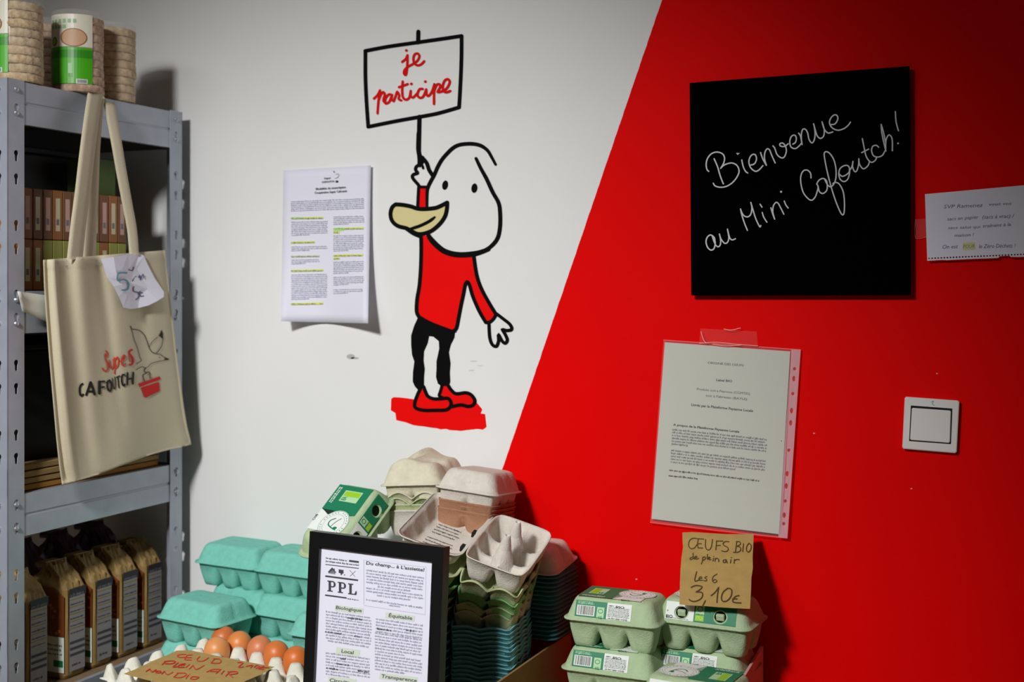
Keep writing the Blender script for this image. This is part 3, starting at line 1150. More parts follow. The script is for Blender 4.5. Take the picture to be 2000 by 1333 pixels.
# turquoise closed cartons
TG = 'turquoise closed egg cartons piled by the rack'
for px, Z, lvl, yaw, lab in (
        (438, 2.372, 2, -3, 'turquoise closed egg carton on top of the rear left pile nearest the steel rack'),
        (452, 2.365, 1, -12, 'turquoise egg carton directly under the topmost rear left one'),
        (440, 2.370, 0, 0, 'turquoise egg carton at the bottom of the rear left pile'),
        (556, 2.300, 2, -3, 'turquoise closed egg carton highest of the pile beside the black frame'),
        (552, 2.290, 1, -4, 'turquoise egg carton in the middle of the pile beside the black frame'),
        (530, 2.300, 0, -3, 'turquoise egg carton lowest behind the brown eggs'),
        (362, 2.258, 1, -6, 'turquoise egg carton on top of the front left pair beside the coffee bags'),
        (360, 2.262, 0, -2, 'turquoise egg carton under the front left one, behind the red lettered cardboard'),
        (628, 2.150, 1, -2, 'turquoise egg carton partly hidden behind the left edge of the black frame'),
        (628, 2.150, 0, -2, 'turquoise egg carton below the one hidden by the black frame edge')):
    yw = yaw * D2R
    c = front_rim(px, Z, LV[lvl]) + yv(yw, HYC)
    if c.y > -0.062:
        c.y = -0.062
    t = carton(lab, TEAL, c, yw, TG, tilt=((0.02 if lvl == 2 else 0), 0), lidlift=random.uniform(0, .02))

# ------------------------------------------------------------------ printed green cartons
SL = math.atan2(.030 - .0026, .011)      # lid front slope


def f_front(x, y, off=0.0):
    """x along the carton, y up the sloping lid front in metres from the rim"""
    z = .0035 + y * .93
    pr = ((.0026, .0004), (.008, .002), (.016, .005), (.025, .0085), (.030, .0110), (.0335, .0145))
    for (z0_, i0), (z1_, i1) in zip(pr[:-1], pr[1:]):
        if z <= z1_:
            break
    inset = i0 + (i1 - i0) * (z - z0_) / (z1_ - z0_)
    sl = math.atan2(z1_ - z0_, i1 - i0)
    o = off + .0003
    return Vector((x, -(HYC - inset) - o * math.sin(sl), z + o * math.cos(sl)))


def f_top(x, y, off=0.0):
    return Vector((x, y, LH + off + .0002))


def logo_leaf(ik, x, y, w_, h, lay=2):
    ik.rect(x, y, x + w_, y + h, LIME, lay)
    for a in range(7):
        ik.ell(x + w_ * (.25 + .08 * a), y + h * (.35 + .25 * abs(math.sin(a))), w_ * .03, w_ * .03, LWHITE, lay + 1, n=6)


def barcode(ik, x0, y0, x1, y1):
    ik.rect(x0, y0, x1, y1, LWHITE, 2)
    x = x0 + (x1 - x0) * .06
    while x < x1 - (x1 - x0) * .06:
        b = random.choice((.0004, .0007, .0011))
        ik.rect(x, y0 + (y1 - y0) * .08, x + b, y1 - (y1 - y0) * .05, INKD, 3)
        x += b + random.choice((.0005, .0008, .0012))


def emblem(ik, cx, cy, rx, ry):
    """oval farm emblem with a bird and dots of lettering round it"""
    ik.ell(cx, cy, rx, ry, LWHITE, 2, n=32)
    ik.ring(cx, cy, rx * .97, ry * .97, .0006, LGREEN, 3)
    ik.ring(cx, cy, rx * .72, ry * .70, .0004, LGREEN, 3)
    for i in range(28):
        a = 2 * math.pi * i / 28
        if i % 7 == 0:
            continue
        ik.ell(cx + rx * .84 * math.cos(a), cy + ry * .83 * math.sin(a), .0010, .0012, LGREEN, 3, n=6)
    ik.stroke([(cx - rx * .4, cy - ry * .1), (cx - rx * .2, cy - ry * .35), (cx + rx * .1, cy - ry * .3), (cx + rx * .3, cy + ry * .1), (cx + rx * .38, cy + ry * .4)], .0022, LGREEN, 3)
    ik.stroke([(cx - rx * .45, cy + ry * .3), (cx - rx * .2, cy + ry * .1), (cx + rx * .2, cy - ry * .05)], .0014, LGREEN, 3)
    ik.ell(cx + rx * .25, cy + ry * .3, rx * .09, ry * .15, LGREEN, 3)


def make_label(kind):
    """kind 'A': bar code side in front, 'B': side with the closing holes in front. local coordinates"""
    ff = Ink(f_front, base=.0004 if kind == 'A' else .0009, step=.00015)
    ft = Ink(lambda x, y, off=0.0: f_top(x, y, off) if kind == 'A' else f_top(-x, -y, off), base=.0004, step=.00012)
    if kind == 'A':
        for ya, yb in ((.003, .0048), (.0048, .0134), (.0134, .0231), (.0231, .0280)):
            ff.rect(-.058, ya, -.006, yb, LGREEN, 0, 4)
            ff.rect(-.006, ya, .034, yb, LWHITE, 0, 4)
        ff.text('BIO', (.008, .0245), (.022, .0245), -.0032, INKD, 1, bold=.0003)
        ff.dash((-.0035, .0245), (.005, .0245), .0014, INKD)
        for i in range(7):
            ff.dash((-.004, .0215 - .0022 * i), (.031, .0215 - .0022 * i), .0009, INK if i < 5 else INKD)
        ff.dash((-.003, .0055), (.031, .0055), .0016, INK)
        barcode(ff, -.055, .005, -.0255, .0205)
        ff.rect(-.022, .004, -.010, .020, LPALE, 2)
        ff.ring(-.016, .014, .0042, .0035, .0009, LGREEN, 3, n=14)
        ff.text('AB', (-.0195, .0065), (-.0125, .0065), -.0045, LGREEN, 3)
        ff.dash((-.054, .0245), (-.027, .0245), .0016, LPALE, 1)
        ff.dash((-.054, .0265), (-.030, .0265), .0010, LPALE, 1)
    else:
        oh = [[(c + .0118 * math.cos(a), .0135 + .0105 * math.sin(a)) for a in [k * math.pi / 10 for k in range(20)]] for c in HOLEX]
        ff.poly([(-.058, .002), (-.012, .002), (-.012, .0285), (-.058, .0285)], LWHITE, 0, holes=oh[:1])
        ff.poly([(-.012, .002), (.055, .002), (.055, .0285), (-.012, .0285)], LGREEN, 0, holes=oh[1:])
        ff.text('BIO', (-.0565, .008), (-.0455, .008), -.0048, INKD, 1, bold=.0003)
        ff.text('6', (-.0555, .0155), (-.0535, .0155), -.003, INKD, 1)
        ff.dash((-.0565, .0045), (-.020, .0045), .0010, INK)
        ff.rect(-.0095, .004, .0045, .0125, LIME, 2)
        ff.rect(-.0095, .0135, .0045, .0275, LPALE, 2)
        ff.ring(-.0025, .022, .0045, .004, .0010, LGREEN, 3, n=14)
        ff.dash((-.0085, .0150), (.004, .0150), .0014, LGREEN, 3)
        for a in range(8):
            ff.ell(-.007 + .0013 * a, .0082 + .0022 * math.sin(a * .9), .0005, .0005, LWHITE, 3, n=6)
    # top of the lid (A orientation: logo to the left, emblem to the right)
    ft.poly([(-.058, -.0385), (.0, -.0385), (.004, -.030), (.010, -.020), (.008, .012), (.004, .032), (-.058, .032)], LGREEN, 0)
    ft.rect(.000, -.0385, .046, -.012, LWHITE, 0)
    ft.text('BIO', (.014, -.0365), (.028, -.0365), -.0045, INKD, 1, bold=.0004)
    for i in range(2):
        ft.dash((-.052, -.0325 + .004 * i), (-.014, -.0325 + .004 * i), .0022, LWHITE, 1)
    ft.rect(-.047, -.018, -.022, .018, LPALE, 2)
    ft.rect(-.045, -.016, -.034, .016, LIME, 3)
    ft.text('AB', (-.033, -.006), (-.024, -.006), -.010, LGREEN, 3, bold=.0004)
    emblem(ft, .028, .004, .030, .027)
    V = ff.V + ft.V
    mats = list(ff.mats)
    for m in ft.mats:
        if m not in mats:
            mats.append(m)
    remap = [mats.index(m) for m in ft.mats]
    n = len(ff.V)
    Fc = ff.F + [tuple(i + n for i in f) for f in ft.F]
    Mi = ff.M + [remap[i] for i in ft.M]
    return V, Fc, mats, Mi


LAB = {}
for k in 'AB':
    V, Fc, mats, Mi = make_label(k)
    o = mk('printed_label', V, Fc, mats, None, mi=Mi)
    LAB[k] = o.data
    bpy.data.objects.remove(o)
TV, TF = bevel_box(-.0068, -.0035, -.0062, .0068, .003, .0045, .002)
TABM = bpy.data.meshes.new('locking_tab')
TABM.from_pydata([tuple(v) for v in TV], [], TF)
TABM.materials.append(PALEG)


def green_carton(kind, label, center_rim=None, yaw=0.0, mtx=None, tilt=(0, 0), tabs=True):
    t = carton(label, PALEG, center_rim, yaw, 'pale green printed egg cartons', lid=LIDF if kind == 'A' else LIDH, tilt=tilt, mtx=mtx)
    ld_ = [c for c in t.children if c.name.startswith('lid')][0]
    o = inst('printed_label', LAB[kind], ld_)
    o['label'] = 'green and white printed label'
    if kind == 'B' and tabs:
        for c in HOLEX:
            inst('locking_tab', TABM, t, (c, -.0462, DEP + .0022 + .0165), (.35, 0, 0))
    return t


Zg = zfront(1190, 1222, LV[2])
for px, Z, lvl, yaw, kind, lab in (
        (1190, Zg, 2, 2.5, 'A', 'pale green egg carton with bar code, topmost of the left printed pile'),
        (1184, Zg - .005, 1, 1.5, 'A', 'pale green egg carton with bar code, second from top in the left printed pile'),
        (1186, Zg, 0, 2, 'A', 'pale green egg carton at the bottom of the left printed pile'),
        (1368, 1.945, 2, -1, 'B', 'pale green egg carton with two closing holes, under the brown price card'),
        (1356, 1.955, 1, -2, 'A', 'pale green egg carton under the one carrying the price card'),
        (1360, 1.955, 0, -1, 'A', 'pale green egg carton at the bottom below the price card'),
        (1338, 1.800, 1, -3, 'B', 'pale green egg carton in front of the price card pile at the bottom edge'),
        (1338, 1.800, 0, -2, 'A', 'pale green egg carton below the front printed one, mostly out of view')):
    yw = yaw * D2R
    green_carton(kind, lab, front_rim(px, Z, LV[lvl]) + yv(yw, HYC), yw)

# the tipped printed carton on the left of the heap


def cam_vec(r, u, v):
    """right, up, towards the viewer -> world"""
    return RT * r + Vector((0, 0, 1)) * u - FW * v


Lx = -cam_vec(-.43, -.59, .68).normalized()
Sy = cam_vec(-.865, .054, -.5)
Sy = (Sy - Lx * Sy.dot(Lx)).normalized()
Nz = Lx.cross(Sy)
corner = P(737, 957, 2.12)
rot = Matrix((Lx, Sy, Nz)).transposed().to_4x4()
org = corner - (rot @ Vector((HX - .015, -(HYC - .014), DEP + .0022 + LH)))
green_carton('B', 'printed green and white egg carton tipped on end at left of the heap', mtx=Matrix.Translation(org) @ rot, tabs=False)

# ------------------------------------------------------------------ nested open cartons, tall stack beside the frame
YA = (116 - 15) * D2R
OG = 'open egg cartons nested in the tall stack'


def open_carton(label, tm, pos, yaw, tilt, m, group=OG, lid=True, lidm=None, gap=0.0005, lang=0.0):
    mtx = Matrix.Translation(pos) @ Euler((tilt[0], tilt[1], yaw)).to_matrix().to_4x4()
    t = thing('egg_carton', label, 'egg carton', mtx=mtx, group=group)
    inst('tray', pm(tm, m, 'tray'), t)
    if lid:
        inst('lid', pm(lidm or LID0, m, 'lid'), t, (0, 2 * HYC + .004 + gap, 0), (math.pi + lang, 0, 0))
    return t


pA = front_rim(936, 1.965, 0) + xv(YA, HX)
NT = 23
ORDN = ['topmost', 'second', 'third', 'fourth', 'fifth', 'sixth', 'seventh', 'eighth', 'ninth', 'tenth', 'eleventh', 'twelfth', 'thirteenth', 'fourteenth', 'fifteenth', 'sixteenth', 'seventeenth', 'eighteenth', 'nineteenth', 'twentieth', 'twenty-first', 'twenty-second', 'lowest']
z0 = TZ + DEP
for i in range(NT):
    j = random.uniform(-.0012, .0012)
    open_carton('blue green egg carton, %s of those nested right of the black frame' % ORDN[NT - 1 - i], TRAYT,
                Vector((pA.x + j, pA.y + random.uniform(-.001, .001), z0 + .0068 * i)), YA + random.uniform(-.02, .02), (random.uniform(-.01, .01), 0), TEALB, 'blue green nested egg cartons', lid=(i % 2 == 0))
zt = z0 + .0068 * NT
for zc_, m, tm, roll, pit, al, lab in ((.838, CREAM, TRAYS, 3, 3, 15, 'cream open egg carton just above the blue green nested ones'),
                                     (.846, OLIVE, TRAYS, 6, 6, 15, 'straw coloured open egg carton under the bright green one'),
                                     (.856, GRASS, TRAYS, 9, 9, 16, 'bright green open egg carton nested near the top of the stack'),
                                     (.870, OLIVE, TRAYS, 12, 12, 17, 'pale straw open egg carton under the grey one on the stack'),
                                     (.893, GREYP, TRAY0, 17, 17, 22, 'grey open egg carton with tall cones on top of the stack')):
    yy_ = (116 - al) * D2R
    rl, pt_ = roll * D2R, pit * D2R
    R3 = Euler((rl, -pt_, yy_)).to_matrix()
    cn = front_rim(1000 + 1.3 * roll, 1.965 - .0018 * roll, zc_ + .0006 * roll)
    pos = cn - R3 @ Vector((-HX, -HYC, 0))
    t = open_carton(lab, tm, pos, yy_, (rl, -pt_), m, OG)
    if m is GREYP:
        topA = t
# tall cones and printed text inside the grey open carton
CV, CF = [], []
prof = [(.0125, -.010), (.0115, .0), (.0085, .016), (.0058, .028), (.0050, .031), (.0042, .0318), (.0026, .0308), (.0022, .026)]
for qx in (-.0228, .0228):
    n0 = len(CV)
    for r, z in prof:
        for i in range(16):
            a = i * math.pi / 8
            CV.append((qx + r * math.cos(a), r * math.sin(a), z))
    for l in range(len(prof) - 1):
        for i in range(16):
            a, b = n0 + l * 16 + i, n0 + l * 16 + (i + 1) % 16
            CF.append((a, b, b + 16, a + 16))
mk('cone', CV[:128], CF[:112], GREYP, topA, world=False, smooth=True)
mk('cone', CV[128:], [tuple(i - 128 for i in f) for f in CF[112:]], GREYP, topA, world=False, smooth=True)
ld = [c for c in topA.children if c.name.startswith('lid')][0]
ik = Ink(lambda x, y, off=0: Vector((y, x, LH - .0030 - off)), base=.0006)
for i in range(9):
    if i in (4,):
        continue
    ik.dash((-.026, -.036 + .0088 * i), (.026 - random.uniform(0, .012), -.036 + .0088 * i), .0022, INK, cw=.7)
ik.build('printed_text', ld, world=False)
for c in (-.026, .022):
    mk('slot', *bevel_box(c - .006, .0385, .013, c + .006, .0515, .022, .001), DARK, ld, world=False)

# ------------------------------------------------------------------ stack behind (lids) and the closed grey carton
BG = 'dark blue green cartons nested under the pinkish lid'
nr = front_rim(1083, 2.065, 0)
cB = Vector((nr.x - HX - .004, nr.y + HYC + .002, 0))
zB = 0.880
for i in range(1, 16):
    t = thing('egg_carton', 'dark teal upturned egg carton, %s of those nested behind against the red wall' % ORDN[i - 1], 'egg carton', (cB.x + random.uniform(-.001, .001), cB.y, zB - .0072 * i), random.uniform(-.02, .02), BG)
    inst('lid', pm(LID0, mat('deep_teal_pulp', (52, 112, 122), .92, var=.07, scale=90, bump=.4), 'lid'), t)
t = thing('egg_carton', 'pinkish grey upturned egg carton on top of the dark stack against the red wall', 'egg carton', mtx=Matrix.Translation((cB.x, cB.y, zB + .004)) @ Euler((6 * D2R, 0, .03)).to_matrix().to_4x4())
inst('lid', pm(bake(*lid_geo(.003), SOL, PINKP), PINKP, 'lid'), t)
sup = carton('blue green closed egg carton at the foot of the rear stack inside the box', TEALB, Vector((cB.x - .022, cB.y, TZ + .047)), 0)
# brown nested cartons and the grey closed one on top
yC = (116 - 17) * D2R
pC = front_rim(908, 2.088, 0) + xv(yC, HX)
tC = carton('closed grey egg carton with one round closing hole, right of the cream one', GREYP, Vector((pC.x, pC.y, 1.003)), yC, lid=LIDE, tilt=(6 * D2R, 6 * D2R))
tb_ = inst('locking_tab', recolor(TABM, GREYP, 'locking_tab'), tC, (-.0672, -.001, DEP + .0165), (0, -.3, -math.pi / 2))
tb_.scale = (.8, .8, .75)
for i in range(4):
    R3 = tC.rotation_euler.to_matrix() if False else tC.matrix_basis.to_3x3()
    pos = Vector((pC.x, pC.y, 1.003)) + R3 @ Vector((.004 * (i % 2), 0, -.0175 - .0070 * i))
    open_carton('brown open egg carton, %s of four nested under the closed grey one' % ORDN[i], TRAY0, pos, yC, (6 * D2R, 6 * D2R), BROWNP, 'brown nested egg cartons under the grey one', lid=False)
# cream carton on its own nested column
yD = (116 - 17) * D2R
pD = front_rim(800, 2.130, 0) + xv(yD, HX)
zD = 1.012
t = carton('cream egg carton with a dented lid, highest of the whole heap', CREAM, Vector((pD.x, pD.y, zD)), yD, tilt=(-4 * D2R, 2 * D2R))
ld = [c for c in t.children if c.name.startswith('lid')][0]
ld.data = ld.data.copy()
for v in ld.data.vertices:          # crushed ridge across the lid
    if v.co.z > .01:
        k = (v.co.z / LH)
        v.co.z += k * (.014 * math.exp(-((v.co.y - .012) / .022) ** 2) * (1 + .4 * math.sin(v.co.x * 40)) - .008 * math.exp(-((v.co.x + .008) / .016) ** 2) * (1 if v.co.y < 0.02 else .3))
ik = Ink(lambda x, y, off=0: Vector((x, y, LH + .0125 + off)), base=.0003)
for dz, m, tm, lab in ((-.042, GREYP, TRAY0, 'grey open egg carton lowest of the nested ones under the dented cream one'), (-.010, CREAM, TRAYS, 'cream open egg carton nested right under the dented one'), (-.020, OLIVE, TRAYS, 'straw green egg carton nested second under the dented cream one'), (-.032, OLIVE, TRAY0, 'straw green egg carton nested third under the dented cream one')):
    open_carton(lab, tm, Vector((pD.x, pD.y, zD + dz)), yD + .04 * (dz * 100 % 2), (-3 * D2R, 2 * D2R), m, None, lid=False)
for i in range(4):
    carton(('grey closed egg carton standing on the table', 'grey closed egg carton second from the table', 'grey closed egg carton third from the table', 'grey closed egg carton fourth from the table')[i] + ' under the dented cream one',
           GREYP, Vector((pD.x + .03, pD.y, TZ + DEP + .0775 * i)), yD, 'grey cartons under the dented cream one')

# ------------------------------------------------------------------ cardboard boxes on the table


def wall_slab(a, b, z0_, z1_, th, lean=Vector((0, 0, 0))):
    d = (b - a).normalized()
    n = Vector((-d.y, d.x, 0)) * th
    V = []
    for p in (a, b):
        for zz, le in ((z0_, Vector((0, 0, 0))), (z1_, lean)):
            for s_ in (0, 1):
                q = p + n * s_ + le
                V.append((q.x, q.y, zz))
    return V, [(0, 1, 3, 2), (4, 6, 7, 5), (0, 4, 5, 1), (2, 3, 7, 6), (0, 2, 6, 4), (1, 5, 7, 3)]


p1 = P(1103, 1240, zfront(0, 1240, .760))
p2 = P(968, 1334, zfront(0, 1334, .760))
dd = (p2 - p1).normalized()
p1 = p1 - dd * 0.02
p1.y = min(p1.y, -.014)
p3 = p2 + dd * .03
bx = thing('cardboard_box', 'open brown cardboard box holding the tall stack of blue green cartons', 'box', (p2.x - .1, p2.y, TZ))
lft = Vector((-1, 0, 0)) * .30
mk('side_panel', *wall_slab(p1, p3, TZ + .001, .760, .004), KRAFTD, bx)
mk('side_panel', *wall_slab(p1 + lft, p3 + lft, TZ + .001, .68, .004), KRAFTD, bx)
mk('end_panel', *wall_slab(p3, p3 + lft, TZ + .001, .68, .004), KRAFTD, bx)
c1, c2 = P(1486, 1262, 2.035), P(1441, 1336, 1.87)
bx = thing('cardboard_box', 'cardboard box with raised pinkish flap holding the printed green cartons', 'box', (.42, -.2, TZ))
PINKK = mat('pinkish_cardboard', (214, 168, 166), .85, var=.06, scale=40)
V = []
th = Vector((.004, 0, 0))
b1, b2 = Vector((c1.x, c1.y, TZ + .001)), Vector((c1.x + .004, c2.y - .10, TZ + .001))
t1 = c1
t2 = Vector((c2.x, c2.y, c2.z))
V = [b1, t1, t2, b2, b1 + th, t1 + th, t2 + th, b2 + th]
mk('flap', V, [(0, 1, 2, 3), (4, 7, 6, 5), (0, 4, 5, 1), (1, 5, 6, 2), (2, 6, 7, 3), (0, 3, 7, 4)], PINKK, bx)
a0 = Vector((c1.x - .37, c1.y, 0))
mk('side_panel', *wall_slab(Vector((c1.x - .300, -.045, 0)), Vector((c1.x - .300, -.40, 0)), TZ + .001, TZ + .035, .003), KRAFTD, bx)
mk('end_panel', *wall_slab(Vector((c1.x - .297, -.405, 0)), Vector((c1.x, -.405, 0)), TZ + .001, TZ + .035, .003), KRAFTD, bx)

# ------------------------------------------------------------------ price card on the right pile
zb_ = LV[2] + .0022 + LH
cb = P(1396, 1187, zfront(0, 1187, zb_ + .001))
ctop = P(1400, 1041, 2.045)
up = (ctop - cb)
side = Vector((1, 0.03, 0)).normalized()
nrm = side.cross(up).normalized()
fc = plane_f(cb, nrm)
pc = thing('price_card', 'brown cardboard price card for organic eggs leaning on the red wall', 'price card', cb)
CC = [(1332.8, 1040.8), (1352, 1040), (1385, 1042), (1420, 1044), (1455, 1044), (1471.8, 1043), (1471.5, 1058), (1470, 1090), (1470.5, 1110), (1467.5, 1130), (1467, 1150), (1466, 1170), (1464.8, 1190), (1440, 1189), (1405, 1187), (1375, 1184.5), (1350, 1183.5), (1327, 1181.8),
      (1327.5, 1165), (1328, 1140), (1329, 1115), (1331, 1090), (1334, 1070), (1333, 1055)]
V = [fc(x, y, 0) for x, y in CC] + [fc(x, y, -.003) for x, y in CC]
n = len(CC)
F = [tuple(range(n - 1, -1, -1)), tuple(range(n, 2 * n))] + [(i, (i + 1) % n, n + (i + 1) % n, n + i) for i in range(n)]
mk('card', V, F, KRAFT, pc)
ik = Ink(fc, base=.0006, crop=(1320, 1030, 7.84))
big = 17
for a in ([(335, 180), (270, 172), (215, 200), (195, 260), (205, 310), (240, 333), (290, 315), (320, 270)], [(345, 180), (332, 250), (340, 320)], [(335, 180), (425, 185)], [(335, 255), (390, 255)], [(340, 320), (410, 322)],
          [(455, 190), (452, 290), (470, 340), (505, 350), (540, 310), (560, 190)], [(625, 210), (610, 350)], [(620, 215), (720, 215)], [(615, 285), (680, 280)],
          [(810, 225), (760, 222), (722, 250), (740, 285), (790, 310), (800, 350), (760, 376), (700, 365)], [(930, 220), (922, 300), (910, 385)], [(925, 225), (975, 225), (985, 265), (935, 295)], [(935, 295), (985, 312), (988, 360), (940, 386), (880, 385)],
          [(1035, 255), (1022, 375)], [(1120, 247), (1087, 290), (1080, 355), (1108, 383), (1142, 350), (1153, 285), (1120, 247)]):
    ik.stroke(a, 14, MARK)
for a in ([(250, 458), (217, 480), (227, 500), (262, 483)], [(262, 398), (265, 460), (282, 490)], [(287, 475), (320, 465), (315, 447), (290, 455), (285, 480), (315, 492), (348, 480)],
          [(412, 460), (405, 520), (390, 565)], [(407, 475), (440, 457), (455, 480), (420, 510)], [(482, 418), (480, 490)], [(490, 485), (522, 475), (515, 460), (495, 470), (495, 495), (535, 500)],
          [(574, 480), (568, 520)], [(602, 478), (598, 525)], [(600, 495), (632, 477), (655, 500), (653, 530)], [(767, 497), (727, 510), (727, 540), (758, 540), (770, 505), (785, 550)],
          [(842, 500), (835, 550)], [(897, 495), (890, 555)], [(893, 515), (930, 497), (970, 498)], [(318, 682), (287, 820), (345, 815)], [(352, 800), (395, 782), (385, 762), (355, 780), (357, 815), (412, 815)],
          [(475, 757), (442, 778), (472, 800), (465, 825), (430, 822)], [(630, 720), (572, 760), (560, 820), (590, 853), (628, 830), (602, 806), (566, 822)]):
    ik.stroke(a, 14, MARK)
ik.ell(578, 452, 8, 8, MARK)
ik.ell(850, 468, 9, 9, MARK)
for a in ([(235, 925), (300, 897), (380, 905), (400, 925), (360, 965), (310, 995)], [(310, 995), (390, 1000), (410, 1040), (380, 1100), (300, 1138), (235, 1133), (205, 1110)], [(450, 1130), (430, 1170), (410, 1210)],
          [(540, 1050), (600, 1000), (655, 925)], [(655, 925), (637, 1040), (628, 1155)], [(790, 940), (722, 1000), (697, 1085), (720, 1138), (785, 1128), (843, 1060), (855, 975), (825, 942), (790, 940)],
          [(965, 1050), (910, 1065), (872, 1118), (885, 1153), (995, 1163)], [(868, 1103), (935, 1100)]):
    ik.stroke(a, 19, MARK)
ik.build('handwriting', pc, 'brown marker handwriting')

# ------------------------------------------------------------------ framed leaflet
Z1, Z2 = 1.925, 1.925 * .937
A_, B_ = P(605, 1038, Z1), P(867, 1070, Z2)
hx_ = (B_ - A_).normalized()
nh = Vector((hx_.y, -hx_.x, 0)).normalized()
if nh.dot(CAM - A_) < 0:
    nh = -nh
fw_ = (B_ - A_).length
LEAN = 4 * D2R
Hh = (A_.z - TZ) / math.cos(LEAN)
dn = (Vector((0, 0, -1)) * math.cos(LEAN) + nh * math.sin(LEAN)).normalized()
nf = hx_.cross(dn)
if nf.dot(CAM - A_) < 0:
    nf = -nf
fr = thing('picture_frame', 'black framed printed leaflet standing in front of the egg cartons', 'picture frame', A_ + dn * Hh + hx_ * fw_ / 2)


def fpt(x, y, o=0.0):
    return A_ + hx_ * x + dn * y + nf * o


BLKW = mat('black_lacquer', (10, 10, 12), 0.35)


def frame_bar(pts_in, pts_out):
    (a, b), (c, d) = pts_in, pts_out
    V = []
    for (x, y), o in ((a, 0), (b, 0), (d, 0), (c, 0), (a, -.012), (b, -.012), (d, -.016), (c, -.016)):
        V.append(fpt(x, y, o))
    # small step towards the inside
    return V, [(0, 1, 2, 3), (4, 7, 6, 5), (0, 4, 5, 1), (1, 5, 6, 2), (2, 6, 7, 3), (3, 7, 4, 0)]


bw = .0195
o_ = [(0, 0), (fw_, 0), (fw_, Hh), (0, Hh)]
i_ = [(bw, bw * 1.15), (fw_ - bw, bw * 1.15), (fw_ - bw, Hh - bw), (bw, Hh - bw)]
for k in range(4):
    k2 = (k + 1) % 4
    mk('frame_bar', *frame_bar((i_[k], i_[k2]), (o_[k], o_[k2])), BLKW, fr)
V, F = [], [(0, 1, 2, 3)]
mk('leaflet', [fpt(bw * .8, bw * .8, -.006), fpt(fw_ - bw * .8, bw * .8, -.006), fpt(fw_ - bw * .8, Hh - bw * .8, -.006), fpt(bw * .8, Hh - bw * .8, -.006),
               fpt(bw * .8, bw * .8, -.007), fpt(fw_ - bw * .8, bw * .8, -.007), fpt(fw_ - bw * .8, Hh - bw * .8, -.007), fpt(bw * .8, Hh - bw * .8, -.007)],
   [(0, 1, 2, 3), (7, 6, 5, 4), (0, 4, 5, 1), (1, 5, 6, 2), (2, 6, 7, 3), (3, 7, 4, 0)], PAPER, fr)
mk('back_board', *join([([fpt(.006, .006, -.0085), fpt(fw_ - .006, .006, -.0085), fpt(fw_ - .006, Hh - .006, -.0085), fpt(.006, Hh - .006, -.0085),
                          fpt(.006, .006, -.012), fpt(fw_ - .006, .006, -.012), fpt(fw_ - .006, Hh - .006, -.012), fpt(.006, Hh - .006, -.012)],
                         [(0, 1, 2, 3), (7, 6, 5, 4), (0, 4, 5, 1), (1, 5, 6, 2), (2, 6, 7, 3), (3, 7, 4, 0)])]), BLKW, fr)
st0 = fpt(fw_ / 2, Hh * .35, -.017)
st1 = Vector((st0.x, st0.y, TZ + .002)) - nh * .045
sd = hx_ * .03
mk('easel_back', [st0 - sd, st0 + sd, st1 + sd, st1 - sd, st0 - sd - nh * .003, st0 + sd - nh * .003, st1 + sd - nh * .003, st1 - sd - nh * .003],
   [(0, 1, 2, 3), (7, 6, 5, 4), (0, 4, 5, 1), (1, 5, 6, 2), (2, 6, 7, 3), (3, 7, 4, 0)], BLKW, fr)
ff_ = plane_f(A_ - nf * .006, nf)
ik = Ink(ff_, base=.0003, crop=(620, 1080, 5.27))
ln = lambda x, y: (x, y)
ik.dash((85, 62), (305, 92), 11, INK)
ik.bar((325, 85), (425, 98), 20, INKD)
ik.dash((85, 95), (425, 138), 12, INK)
ik.bar((82, 122), (425, 163), 8, INKD)
ik.bar((80, 242), (418, 286), 17, INKD)
ik.bar((78, 438), (300, 468), 15, INKD)
ik.dash((305, 480), (425, 496), 9, INK)
for a in range(5):                      # barn, cart and crossed cutlery pictograms
    ik.bar((118 + a * 15, 215 + a * 2), (135 + a * 9, 172 - (a % 3) * 8), 9, INKD)
ik.stroke([(112, 200), (150, 160), (188, 205)], 9, INKD, smooth=False)
ik.poly([(218, 172), (268, 180), (268, 215), (254, 217), (250, 232), (238, 230), (238, 214), (218, 208)], INKD)
ik.ell(278, 230, 6, 6, INKD)
ik.bar((332, 182), (388, 250), 4, INKD)
ik.bar((392, 190), (335, 244), 4, INKD)


def slabP(ik, x, y, w_, h, sk=.13, letter='P'):
    T = lambda a, b: (x + a * w_, y + a * w_ * sk - b * h)
    R = lambda a0, b0, a1, b1: ik.add([T(a0, b0), T(a1, b0), T(a1, b1), T(a0, b1)], [(0, 1, 2, 3)], INKD, 1)
    R(0, 0, .62, .1)
    R(.14, 0, .42, 1)
    R(0, .9, .6, 1)
    if letter == 'P':
        ik.stroke([T(.4, .94), T(.65, .94), T(.85, .84), T(.87, .70), T(.84, .56), T(.65, .47), T(.4, .47)], h * .11, INKD, 1)
        ik.stroke([T(.82, .82), T(.85, .70), T(.82, .58)], w_ * .22, INKD, 1)
    else:
        R(.4, 0, .92, .1)
        ik.add([T(.72, .05), T(1, .05), T(1, .38), T(.9, .38)], [(0, 1, 2, 3)], INKD, 1)


